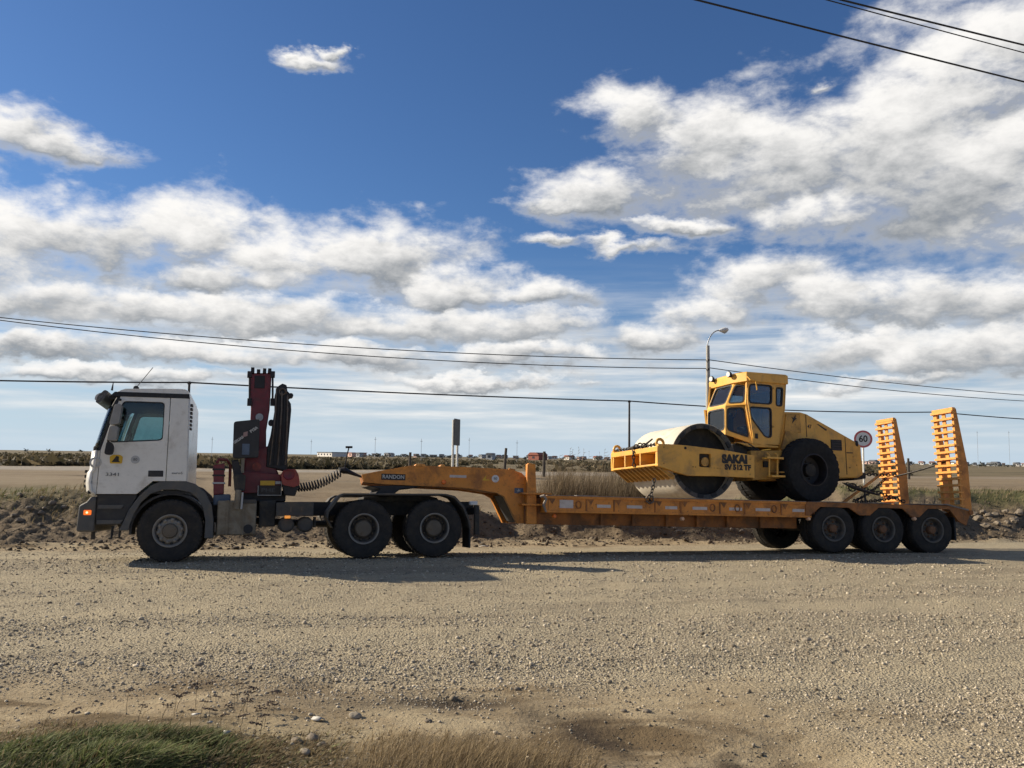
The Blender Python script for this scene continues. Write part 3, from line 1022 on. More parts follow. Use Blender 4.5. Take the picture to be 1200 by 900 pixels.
# ------------------------------------------------------------------ tractor truck with loader crane
def build_truck():
    T = empty('tractor_truck', TK.o, TK.rot)
    tag(T, 'white tractor truck with red folding loader crane behind its cab', 'truck')
    R = 0.565
    fw = make_wheel(T, (0, 0.0, R), R, 0.31, 'steer')
    wheel_copy(fw, (0, 2.45, R), True)
    dw = make_wheel(T, (3.53, 0.0, R), R, 0.29, 'drive')
    wheel_copy(dw, (4.94, 0.0, R))
    wheel_copy(dw, (3.53, 2.45, R), True)
    wheel_copy(dw, (4.94, 2.45, R), True)
    it = inner_tyre(T, (3.53, 0.32, R), R, 0.29)
    for s_, d_ in ((4.94, 0.32), (3.53, 1.84), (4.94, 1.84)):
        c = it.copy()
        C.objects.link(c)
        c.location = (s_, d_, R)
    for s_ in (0.0, 3.53, 4.94):
        MB().tube([(s_, 0.35, R), (s_, 2.1, R)], 0.09, 12).build('axle', 'chassis', T)
    W = 2.44
    # ---- cab: profile of the front (x at height z), rounded in plan
    prof = [(-1.43, 1.235), (-1.50, 1.30), (-1.52, 1.45), (-1.51, 1.62), (-1.475, 1.66), (-1.465, 1.80), (-1.455, 2.02)]
    ws = [(-1.455, 2.02), (-1.40, 2.25), (-1.335, 2.52), (-1.265, 2.78), (-1.20, 2.985)]

    def plan(front, d, amt=0.16):
        u = abs(d - W / 2) / (W / 2)
        return front + amt * u ** 5

    def skin(pf, name, m, parent, thick=0.03, inset=0.0):
        bb = MB()
        ds = [inset + (W - 2 * inset) * k / 20 for k in range(21)]
        vs = []
        for (x, z) in pf:
            for d in ds:
                vs.append((plan(x, d), d, z))
        n = len(ds)
        fs = [(i * n + j, i * n + n + j, i * n + n + j + 1, i * n + j + 1) for i in range(len(pf) - 1) for j in range(n - 1)]
        bb.add(vs, fs)
        o = bb.build(name, m, parent)
        sm = o.modifiers.new('solid', 'SOLIDIFY')
        sm.thickness = thick
        sm.offset = 1.0
        return o
    front = skin(prof, 'front_panel', 'white', T)
    MB().lathe([(0.10, 0.0), (0.085, -0.008), (0.07, -0.008), (0.065, 0.0)], 24, -1.32, 1.80).build('brand_roundel', 'letter_grey', front).location = (0, -0.003, 0)
    gr = MB()
    for k in range(4):
        gr.box(-1.545, -1.50, 0.35, 2.1, 1.36 + 0.09 * k, 1.41 + 0.09 * k)
    gr.build('grille_slats', 'dark_plastic', front)
    skin(ws, 'windshield', 'glass_cab', T, 0.008, 0.03)
    for dd in (0.012, W - 0.052):
        pts = [(plan(x, 0.0) - 0.004, z) for x, z in ws] + [(plan(x, 0.0) + 0.075, z) for x, z in reversed(ws)]
        MB().prism(pts, dd, dd + 0.04).build('windshield_pillar', 'black', T)
    # side shell pieces (near, far)
    x_f = lambda z: np.interp(z, [p[1] for p in prof + ws[1:]], [p[0] for p in prof + ws[1:]]) + 0.16
    door = [(-1.27, 1.235), (-0.60, 1.235), (-0.34, 1.47), (-0.125, 1.47), (-0.125, 3.03), (-0.98, 3.03), (-1.25, 2.03)]
    win = [(-1.115, 2.165), (-0.215, 2.225), (-0.215, 2.935), (-0.93, 2.935)]
    rear = [(-0.115, 1.47), (0.235, 1.47), (0.20, 3.03), (-0.115, 3.03)]
    frontside = [(-1.36, 1.235), (-1.28, 1.235), (-1.26, 2.03), (-1.295, 2.03), (-1.355, 1.66)]
    for side, (y0, y1) in enumerate(((0.0, 0.05), (W - 0.05, W))):
        dr = MB().prism(door, y0 + 0.004, y1, [rounded(win, 0.07)]).build('door', 'white', T, 0.008)
        gw = [(p[0], p[1]) for p in rounded(win, 0.07)]
        MB().prism(gw, y0 + 0.02, y0 + 0.028).build('side_window', 'glass_cab', dr)
        cx = sum(p[0] for p in gw) / len(gw)
        cz = sum(p[1] for p in gw) / len(gw)
        inn = [(cx + (p[0] - cx) * 0.965, cz + (p[1] - cz) * 0.95) for p in gw]
        MB().prism(gw, y0 + (0.0 if side == 0 else 0.03), y0 + (0.02 if side == 0 else 0.052), [inn]).build('window_seal', 'black', dr)
        if side == 0:
            MB().box(-0.43, -0.17, -0.004, 0.02, 1.55, 1.665).build('handle', 'dark_plastic', dr, 0.01)
            text('3341', 0.085, 'letter_chrome', dr, (-1.02, -0.002, 1.585), name='model_lettering', sx=1.45)
            st = MB().prism(rounded([(-0.10, -0.075), (0.10, -0.075), (0.11, 0.05), (0.06, 0.085), (-0.06, 0.085), (-0.11, 0.05)], 0.02), -0.004, 0.01).build('sticker', 'sticker_yellow', dr, loc=(-0.98, 0.0, 1.86))
            MB().prism([(-0.075, -0.05), (0.075, -0.05), (0.045, -0.025), (0.045, 0.05), (0.0, 0.065)], -0.007, 0.0).build('sticker_mark', 'letter_dark', st)
            ss = MB().disc_y(0, 0, 0.075, -0.004, 0.01, 24).build('round_sticker', 'sticker_grey', dr, loc=(-0.66, 0, 1.86))
            text('80', 0.07, 'letter_chrome', ss, (0, -0.006, 0))
        MB().prism(frontside, y0 + 0.03, y1).build('corner_panel', 'white', T)
        rp = MB().prism(rear, y0, y1).build('rear_quarter_panel', 'white', T, 0.01)
        if side == 0:
            text('euro5', 0.06, 'letter_chrome', rp, (0.07, -0.003, 1.62), sx=1.3, name='badge')
        MB().prism([(-1.16, 3.02), (0.21, 3.02), (0.205, 3.105), (-1.08, 3.105)], y0 - 0.006, y1 + 0.006).build('drip_rail', 'black', T)
    # roof shell, rounded
    rb = MB()
    secs = [(-1.21, 3.03, 0.08), (-1.17, 3.09, 0.05), (-1.08, 3.155, 0.05), (-0.90, 3.195, 0.05), (-0.4, 3.22, 0.05), (0.02, 3.235, 0.05), (0.13, 3.225, 0.05), (0.19, 3.17, 0.05), (0.205, 3.06, 0.05)]
    m = 16
    vs = []
    for (x, z, _) in secs:
        for j in range(m + 1):
            d = W * j / m
            u = abs(d - W / 2) / (W / 2)
            vs.append((x + (0.10 * u ** 5 if x < -1 else 0), d, 3.07 + (z - 3.07) * (1 - 0.22 * u ** 9)))
    rb.add(vs, [(i * (m + 1) + j, i * (m + 1) + j + 1, (i + 1) * (m + 1) + j + 1, (i + 1) * (m + 1) + j) for i in range(len(secs) - 1) for j in range(m)])
    n0 = len(vs)
    for e in (0, m):
        idx = [i * (m + 1) + e for i in range(len(secs))]
        rb.f.append(tuple(idx) if e else tuple(idx[::-1]))
    rb.build('roof', 'white', T)
    # rear wall with corner louvres
    rw = MB()
    rw.prism([(0.215, 1.30), (0.255, 1.30), (0.225, 3.06), (0.185, 3.06)], 0.03, W - 0.03).build('rear_wall', 'white', T, 0.01)
    lv = MB()
    for k in range(7):
        z = 2.45 + 0.075 * k
        lv.box(0.20, 0.262, 0.10, 0.34, z, z + 0.035)
    lv.build('louvre_panel', 'grey_plastic', T)
    MB().box(-1.42, 0.22, 0.05, W - 0.05, 1.24, 1.30).build('cab_floor', 'interior', T)
    db = MB().box(-1.40, -1.0, 0.12, W - 0.12, 1.9, 2.12).build('dashboard', 'interior', T, 0.04)
    a = [(-0.93 + 0.20 * math.cos(t) * 0.45, 0.60 + 0.22 * math.sin(t), 2.18 + 0.20 * math.cos(t)) for t in np.linspace(0, 6.283, 25)[:-1]]
    MB().tube(a, 0.018, 8, True).build('steering_wheel', 'black', db)
    for dd in (0.35, 1.55):
        st = MB().box(-0.55, -0.10, dd, dd + 0.5, 1.5, 1.78).box(-0.22, -0.06, dd, dd + 0.5, 1.78, 2.36).build('seat', 'seat', T, 0.05)
        MB().box(-0.20, -0.10, dd + 0.12, dd + 0.38, 2.38, 2.58).build('headrest', 'seat', st, 0.04)
    MB().box(-1.18, 0.19, 0.06, W - 0.06, 2.98, 3.02).build('headliner', 'interior', T)
    MB().box(-0.34, -0.12, 0.2, 2.2, 2.80, 2.98).build('overhead_locker', 'interior', T, 0.03)
    sv = MB()
    vs = [TK.at(126, 455, 0.3), TK.at(130, 452, .3)]
    sv.prism(rounded([(-1.27, 3.15), (-1.20, 3.12), (-1.28, 2.97), (-1.36, 2.90), (-1.41, 2.91), (-1.38, 3.03)], 0.03), 0.10, W - 0.10).build('sun_visor', 'grey_plastic', T, 0.015)
    for dd in (0.14, W - 0.3):
        MB().prism(rounded([(-1.42, 3.04), (-1.33, 3.10), (-1.28, 3.04), (-1.36, 2.95), (-1.43, 2.95)], 0.04), dd - 0.04, dd + 0.08).build('roof_lamp', 'sticker_grey', T, 0.02)
    MB().tube([(-1.17, 0.25, 3.16), (-1.155, 0.25, 3.32)], [0.022, 0.006], 6).build('aerial_stub', 'black', T)
    an = MB().disc_y(0, 0, 0.05, -0.05, 0.05, 10)
    an.tube([(0, 0, 0.02), (0.27, 0.0, 0.42)], 0.007, 5)
    an.build('aerial', 'black', T, loc=(-0.78, 0.45, 3.24))
    # mirrors
    mr = MB().tube([(-0.98, 0.03, 2.96), (-1.0, -0.20, 2.95), (-1.06, -0.22, 2.80)], 0.025, 8).tube([(-1.08, 0.03, 2.0), (-1.10, -0.2, 2.1), (-1.10, -0.22, 2.2)], 0.022, 8)
    mo = mr.build('mirror_bracket', 'black', T)
    MB().prism(rounded([(-1.09, 2.46), (-0.93, 2.48), (-0.90, 2.84), (-1.02, 2.84)], 0.04), -0.32, -0.12).build('mirror', 'mirror_grey', mo, 0.02)
    MB().prism(rounded([(-1.11, 2.18), (-0.96, 2.18), (-0.935, 2.44), (-1.08, 2.44)], 0.04), -0.32, -0.12).build('wide_angle_mirror', 'mirror_grey', mo, 0.02)
    MB().prism(rounded([(-1.15, 1.93), (-1.02, 1.93), (-1.0, 2.07), (-1.05, 2.16), (-1.12, 2.16)], 0.05), -0.26, -0.12).build('kerb_mirror', 'black', mo, 0.02)
    # bumper, steps, wings
    bp = [(-1.56, 0.60), (-1.53, 0.56), (-1.27, 0.56), (-1.27, 1.19), (-1.36, 1.19), (-1.42, 1.10), (-1.54, 1.03)]
    bo = MB().prism(bp, 0.02, W - 0.02).build('bumper', 'grey_plastic', T, 0.04, segs=3)
    MB().box(-1.562, -1.53, 0.3, W - 0.3, 0.62, 0.98).build('bumper_front', 'white_front', bo, 0.01)
    MB().box(-1.46, -1.33, 0.004, 0.05, 0.86, 0.95).build('indicator', lamp_mat('lit_indicator', (1.0, 0.18, 0.02), 0.5), bo, 0.015)
    MB().disc_y(-1.40, 0.905, 0.018, -0.004, 0.01, 10).build('indicator_bulb', lamp_mat('indicator_bulb', (1.0, 0.6, 0.3), 1.6), bo)
    for y0 in (0.16, W - 0.46):
        MB().box(-1.565, -1.54, y0, y0 + 0.3, 0.78, 0.98).build('headlamp', 'lens', bo, 0.01)
    sp = [(-1.265, 0.68), (-0.82, 0.68), (-0.74, 0.90), (-0.60, 1.18), (-0.60, 1.23), (-1.265, 1.23)]
    MB().prism(sp, W - 0.5, W - 0.06).build('step_panel', 'dark_plastic', T, 0.012)
    so = MB().prism(sp, 0.06, 0.5).build('step_panel', 'dark_plastic', T, 0.012)
    for z in (0.70, 0.97):
        MB().prism([(-1.24, z), (-0.84, z), (-0.80, z + 0.07), (-1.24, z + 0.07)], 0.035, 0.12).build('step_tread', 'grey_plastic', so, 0.01)
    MB().tube([(-0.98, 0.12, 0.66), (-0.99, 0.12, 0.45), (-0.86, 0.12, 0.45), (-0.85, 0.12, 0.66)], 0.022, 8).build('lower_step', 'black', so)
    MB().box(-1.34, -1.28, 0.2, 0.26, 0.42, 0.58).build('tow_bracket', 'chassis', bo)

    def arch(x0, z0, r0, r1, a0, a1, n=16):
        o = [(x0 + r1 * math.cos(t), z0 + r1 * math.sin(t)) for t in np.linspace(a0, a1, n)]
        i = [(x0 + r0 * math.cos(t), z0 + r0 * math.sin(t)) for t in np.linspace(a1, a0, n)]
        return o + i
    fpoly = [(-0.86, 0.58), (-0.80, 0.72), (-0.72, 0.95), (-0.56, 1.20), (-0.36, 1.40), (-0.20, 1.47), (0.24, 1.47), (0.40, 1.42), (0.58, 1.26), (0.70, 1.03), (0.745, 0.75), (0.75, 0.42),
             (0.60, 0.42), (0.60, 0.75), (0.55, 0.98), (0.44, 1.16), (0.30, 1.27), (0.10, 1.31), (-0.18, 1.31), (-0.36, 1.24), (-0.52, 1.08), (-0.62, 0.88), (-0.68, 0.70), (-0.70, 0.58)]
    for (y0, y1) in ((0.0, 0.07), (W - 0.07, W)):
        MB().prism(fpoly, y0, y1).build('front_wing', 'grey_plastic', T, 0.012)
    outer = arch(0.0, 0.56, 0.66, 0.70, rad(-5), rad(185), 18)
    for (y0, y1) in ((0.07, 0.62), (W - 0.62, W - 0.07)):
        MB().prism(outer, y0, y1).build('wheel_arch_liner', 'dark_plastic', T)
    # ---- chassis
    ch = MB()
    for dd in (0.80, 1.56):
        ch.box(-1.25, 5.95, dd, dd + 0.08, 0.82, 1.10)
    for s_ in (-0.8, 0.6, 1.9, 3.0, 4.2, 5.3, 5.9):
        ch.box(s_ - 0.05, s_ + 0.05, 0.88, 1.56, 0.86, 1.06)
    ch.build('chassis_frame', 'chassis', T, 0.01)
    MB().box(-1.0, 0.5, 0.75, 1.7, 0.62, 1.24).tube([(0.5, 1.22, 0.78), (3.5, 1.22, 0.62)], 0.07, 10).build('engine_block', 'chassis', T, 0.05)
    # tank with black filler opening
    tx0, tx1 = TK.at(255, 587)[0], TK.at(301, 587)[0]
    tk = MB().box(tx0, tx1, 0.05, 0.62, 0.47, 1.12).build('side_tank', 'tank', T, 0.03, segs=3)
    MB().disc_y(tx1 - 0.14, 0.585, 0.085, 0.035, 0.06, 20).build('tank_opening', 'black', tk)
    MB().box(tx1 - 0.34, tx1 - 0.01, 0.04, 0.08, 1.06, 1.135).build('tank_step', 'mudguard', tk, 0.008)
    MB().box(tx0 + 0.16, tx0 + 0.20, 0.03, 0.64, 0.48, 1.125).box(tx1 - 0.25, tx1 - 0.22, 0.035, 0.64, 0.48, 1.05).build('tank_strap', 'tank', tk)
    # dark hydraulic space behind the tank
    MB().box(1.55, 1.86, 0.25, 0.75, 0.62, 1.12).build('hydraulic_reservoir', 'chassis', T, 0.02)
    x0, x1 = TK.at(324, 590)[0], TK.at(368, 590)[0]
    bx = MB().box(x0, x1, 0.06, 0.62, 0.82, 1.08).build('battery_box', 'mudguard', T, 0.015)
    MB().box(x0 + 0.26, x0 + 0.285, 0.045, 0.07, 0.9, 1.0).box(x0 + 0.46, x0 + 0.485, 0.045, 0.07, 0.9, 1.0).build('box_latch', 'steel', bx)
    MB().box(x0 + 0.16, x0 + 0.27, 0.03, 0.07, 0.775, 0.83).build('side_marker', lamp_mat('side_marker_lamp', (1.0, 0.36, 0.06), 0.35), bx, 0.01)
    for xx in (x0 + 0.20, x0 + 0.56):
        MB().lathe([(0, 0.12), (0.11, 0.125), (0.148, 0.16), (0.15, 0.20), (0.15, 0.74), (0.11, 0.78), (0, 0.79)], 24, xx, 0.655).build('air_tank', 'mudguard', T)
    MB().box(x0 + 0.72, x0 + 0.76, 0.2, 0.5, 0.60, 0.80).build('tank_bracket', 'chassis', T)
    # rear mudguards (one continuous skin over the bogie), flap, rear bracket
    mg = [(2.90, 0.62), (2.80, 0.80), (2.815, 0.92), (3.02, 1.20), (3.12, 1.255), (5.16, 1.25), (5.36, 1.20), (5.55, 1.0), (5.66, 0.75), (5.70, 0.55)]
    inn = [(x + (0.035 if x < 3.05 else (-0.03 if x > 5.3 else 0)), z - 0.035) for x, z in mg]
    for (y0, y1) in ((0.0, 0.64), (W - 0.64, W)):
        MB().prism(mg + inn[::-1], y0, y1).build('mudguard', 'mudguard', T, 0.006)
        MB().box(5.66, 5.685, y0 + 0.02, y1 - 0.02, 0.16, 0.60).build('mud_flap', 'black', T)
    MB().box(5.82, 5.90, 0.10, W - 0.1, 0.84, 0.98).box(5.80, 5.90, 0.12, 0.22, 0.42, 1.02).box(5.80, 5.9, W - 0.22, W - 0.12, 0.42, 1.02).build('rear_crossmember', 'chassis', T, 0.01)
    MB().box(5.70, 5.86, 0.10, 0.22, 1.02, 1.10).build('rear_lamp', 'sticker_white', T, 0.015)
    # fifth wheel coupling
    fp = TK.pts(0.5, (433, 569), (488, 569), (492, 571), (470, 573), (462, 579), (440, 579), (446, 573))
    MB().prism(fp, 0.55, 1.9).build('fifth_wheel_plate', 'crane_black', T, 0.01)
    MB().box(3.6, 5.0, 0.72, 1.74, 1.10, 1.20).build('fifth_wheel_mount', 'chassis', T, 0.01)
    # ---- loader crane (bolted to the frame)
    cd = 0.9
    px = lambda d, *pp: TK.pts(d, *pp)
    MB().box(1.10, 2.05, 0.62, 1.84, 1.10, 1.32).build('crane_subframe', 'crane_black', T, 0.02)
    MB().prism(px(0.55, (283, 552), (330, 556), (330, 578), (283, 578)), 0.55, 1.7).build('crane_base', 'red', T, 0.02)
    MB().prism(px(0.75, (288, 530), (316, 522), (322, 545), (327, 556), (284, 556)), 0.75, 1.5).build('crane_column', 'red', T, 0.03)
    bm = MB().prism(px(cd, (291.5, 437), (318.5, 437), (316, 480), (312, 505), (312, 545), (300, 548), (292, 520), (294, 478)), cd, cd + 0.42).build('crane_boom', 'red', T, 0.02)
    top = MB()
    for (x, w) in ((296, 4), (303, 5), (310, 4), (316, 4)):
        p = px(cd, (x, 436))[0]
        top.box(p[0] - 0.035, p[0] + 0.035, cd - 0.03, cd + 0.4, p[1] - 0.03, p[1] + 0.055 + 0.02 * (x % 3))
    p = px(cd, (305, 446))[0]
    top.box(p[0] - 0.11, p[0] + 0.09, cd - 0.012, cd + 0.05, p[1] - 0.16, p[1] + 0.10)
    top.build('boom_head', 'crane_black', bm, 0.008)
    for (xa, xb) in (((292.5, 440), (292.5, 470)), ((319.5, 440), (319.5, 470))):
        a_, b_ = px(cd, xa)[0], px(cd, xb)[0]
        MB().tube([(a_[0], cd - 0.03, a_[1]), (b_[0], cd - 0.03, b_[1])], 0.022, 8).box(a_[0] - 0.045, a_[0] + 0.045, cd - 0.07, cd + 0.02, a_[1] - 0.05, a_[1] + 0.08).box(b_[0] - 0.045, b_[0] + 0.045, cd - 0.07, cd + 0.02, b_[1] - 0.10, b_[1] + 0.05).build('link_rod', 'crane_black', bm, 0.01)
    p = px(cd, (304, 489))[0]
    MB().disc_y(p[0], p[1], 0.075, cd - 0.03, cd + 0.02, 22).disc_y(p[0], p[1], 0.035, cd - 0.045, cd, 16).build('boom_pivot', 'sticker_grey', bm)
    p = px(0.75, (301, 547))[0]
    MB().disc_y(p[0], p[1], 0.085, 0.72, 0.76, 22).build('column_pivot', 'red_tip', T)
    jp = px(0.7, (312, 547), (336, 552), (338, 520), (341.5, 480), (341, 473), (337.5, 467), (342, 463), (337, 458), (336, 451), (331, 449), (325, 453), (322, 463), (322, 480), (317, 510), (313, 525))
    jb = MB().prism(jp, 0.72, 1.12).build('folded_jib', 'crane_black', T, 0.015)
    for k in range(5):
        a_ = [TK.p3(324 + 3.2 * k, 455 + 2 * k, 0.70), TK.p3(323 + 3.5 * k, 480, 0.66), TK.p3(320 + 4.0 * k, 510, 0.68), TK.p3(316 + 4.6 * k, 545, 0.7)]
        MB().tube(a_, 0.016, 6).build('hydraulic_hose', 'black' if k % 2 else 'steel', jb)
    p = px(0.7, (331, 459))[0]
    MB().lathe([(0.07, 0.68), (0.085, 0.70), (0.085, 0.74), (0.05, 0.74), (0.05, 0.68)], 18, p[0], p[1], True).build('jib_sheave', 'steel', jb)
    p = px(0.7, (341, 463))[0]
    MB().disc_y(p[0], p[1], 0.05, 0.74, 0.9, 10).build('jib_pin', 'crane_black', jb)
    p = px(0.8, (318, 495))[0]
    MB().disc_y(p[0], p[1], 0.06, 0.8, 1.0, 12).build('boom_clamp', 'crane_black', bm)
    # control panel cabinet
    pp = px(0.25, (274, 494), (304.5, 491), (303, 536), (272.5, 537))
    pn = MB().prism(rounded(pp, 0.05), 0.25, 0.42).build('control_cabinet', 'dark_plastic', T, 0.01)
    p1 = px(0.25, (279.5, 515.5), (297.5, 503.5), (287.5, 509))
    ang = math.atan2(p1[1][1] - p1[0][1], p1[1][0] - p1[0][0])
    text('GRUAS', 0.066, 'letter_grey', pn, (p1[0][0], 0.245, p1[0][1]), rot=(rad(90), -ang, 0), bold=0.004)
    text('FYSA', 0.072, 'letter_grey', pn, (p1[1][0], 0.245, p1[1][1]), rot=(rad(90), -ang, 0), bold=0.004)
    ml = MB().prism([(-0.04, -0.055), (0.04, -0.03), (0.045, 0.06), (-0.035, 0.035)], -0.004, 0.004).build('emblem', 'sticker_pink', pn, loc=(p1[2][0], 0.246, p1[2][1]))
    q0, q1 = px(0.25, (284, 520), (292, 533))
    MB().box(q0[0], q1[0], 0.245, 0.26, q1[1], q0[1]).build('instruction_plate', 'sticker_blue', pn)
    p0, p1 = px(0.3, (283, 537), (286, 553))
    MB().box(p0[0], p1[0], 0.3, 0.36, p1[1] - 0.02, p0[1] + 0.02).build('cabinet_leg', 'tank', T)
    p0 = px(0.3, (275, 540))[0]
    MB().prism(px(0.3, (271, 540), (279, 538), (284, 556), (274, 560)), 0.3, 0.7).build('hose_bundle', 'crane_black', T, 0.02)
    # outrigger leg (grey) in front of the tank, red outrigger at the cab
    lg = MB()
    lg.prism(rounded(px(0.1, (273, 556), (288, 556), (287, 575), (275, 577)), 0.05), 0.02, 0.28)
    og = lg.build('outrigger_head', 'chassis', T, 0.03)
    p0 = px(0.0, (279.5, 574))[0]
    MB().tube([(p0[0], 0.0, p0[1]), (p0[0] - 0.02, 0.0, p0[1] - 0.36)], 0.055, 12).build('outrigger_cylinder', 'tank', og)
    MB().tube([(p0[0] + 0.075, -0.01, p0[1] - 0.05), (p0[0] + 0.065, -0.01, p0[1] - 0.36)], 0.02, 8).build('outrigger_rod', 'sticker_grey', og)
    rp = MB().prism(px(0.2, (250, 545), (263, 543), (262, 579), (250, 580)), 0.2, 0.4).build('red_outrigger_leg', 'red', T, 0.015)
    for yy in (549, 556, 565):
        q_ = px(0.19, (249, yy), (263.5, yy + 2))
        MB().box(q_[0][0], q_[1][0], 0.185, 0.41, q_[1][1], q_[0][1]).build('outrigger_band', 'crane_black' if yy != 565 else 'sticker_grey', rp)
    pts = [TK.p3(254, 543, 0.3), TK.p3(257, 538, 0.3), TK.p3(266, 539, 0.35), TK.p3(270, 545, 0.4), TK.p3(269, 570, 0.4)]
    MB().tube(pts, 0.03, 8).build('outrigger_pipe', 'red', rp)
    q_ = px(0.2, (250, 579), (263, 592))
    MB().box(q_[0][0], q_[1][0] + 0.1, 0.22, 0.5, q_[1][1], q_[0][1]).build('outrigger_foot', 'sticker_blue', T, 0.02)
    # red hexagonal beam end
    hx = rounded(px(0.2, (329, 556), (332, 551), (346, 549.5), (350, 556), (351.5, 568), (344, 571), (331, 568)), 0.03)
    ho = MB().prism(hx, 0.2, 1.6).build('red_beam_end', 'red_tip', T, 0.02)
    p = px(0.2, (338.5, 556))[0]
    MB().lathe([(0.0, 0.19), (0.085, 0.192), (0.10, 0.185), (0.11, 0.20)], 20, p[0], p[1]).build('beam_end_recess', 'red', ho)
    MB().prism(px(0.25, (331, 567), (350, 570), (346, 581), (333, 580)), 0.25, 0.6).build('beam_bracket', 'crane_black', T, 0.01)
    # rating plate
    q0, q1 = px(0.45, (303, 569), (329, 580))
    pl = MB().box(q0[0], q1[0], 0.44, 0.47, q1[1], q0[1]).build('rating_plate', 'letter_dark', T)
    MB().box(q0[0] + 0.03, q1[0] - 0.12, 0.435, 0.46, q0[1] + 0.005, q0[1] + 0.095).build('yellow_label', 'sticker_yellow', pl)
    MB().box(q1[0] - 0.11, q1[0] - 0.01, 0.435, 0.46, q0[1] + 0.03, q0[1] + 0.085).build('white_label', 'sticker_grey', pl)
    fr = MB()
    for (a_, b_, c_, d_) in ((q0[0], q1[0], q1[1] - 0.012, q1[1]), (q0[0] - 0.012, q0[0], q1[1] - 0.012, q0[1]), (q1[0], q1[0] + 0.012, q1[1] - 0.012, q0[1] + 0.1)):
        fr.box(a_, b_, 0.43, 0.45, c_, d_)
    fr.build('plate_frame', 'letter_grey', pl)
    text('PHE', 0.11, 'letter_chrome', pl, ((q0[0] + q1[0]) / 2 - 0.03, 0.437, (q0[1] + q1[1]) / 2), sx=1.4)
    # coiled air hose and gland
    pa, pb = TK.p3(344, 571, 0.9), TK.p3(399, 553, 0.95)
    ax = pb - pa
    u = ax.normalized()
    e1 = u.cross(Vector((0, 1, 0))).normalized()
    e2 = Vector((0, 1, 0))
    hel = []
    n = 17 * 12
    for i in range(n + 1):
        t = i / n
        c = pa + ax * t + Vector((0, 0, -0.10 * math.sin(math.pi * t)))
        w = 2 * math.pi * 17 * t
        hel.append(c + (e1 * math.cos(w) + e2 * math.sin(w)) * 0.085)
    MB().tube(hel, 0.014, 5).build('coiled_air_hose', 'black', T)
    q_ = TK.p3(403, 551, 0.95)
    MB().tube([q_ + Vector((-0.07, 0, 0)), q_, q_ + Vector((0.09, 0, -0.03)), TK.p3(424, 559, 0.95)], [0.05, 0.075, 0.05, 0.02], 10).build('hose_coupling', 'crane_black', T)
    MB().tube([TK.p3(404, 548, 0.95), TK.p3(407, 532, 0.95), TK.p3(409, 524, 0.95)], 0.014, 6).tube([TK.p3(405, 524, 0.95), TK.p3(413, 524, 0.95)], 0.025, 6).build('hose_support', 'crane_black', T)
    return T


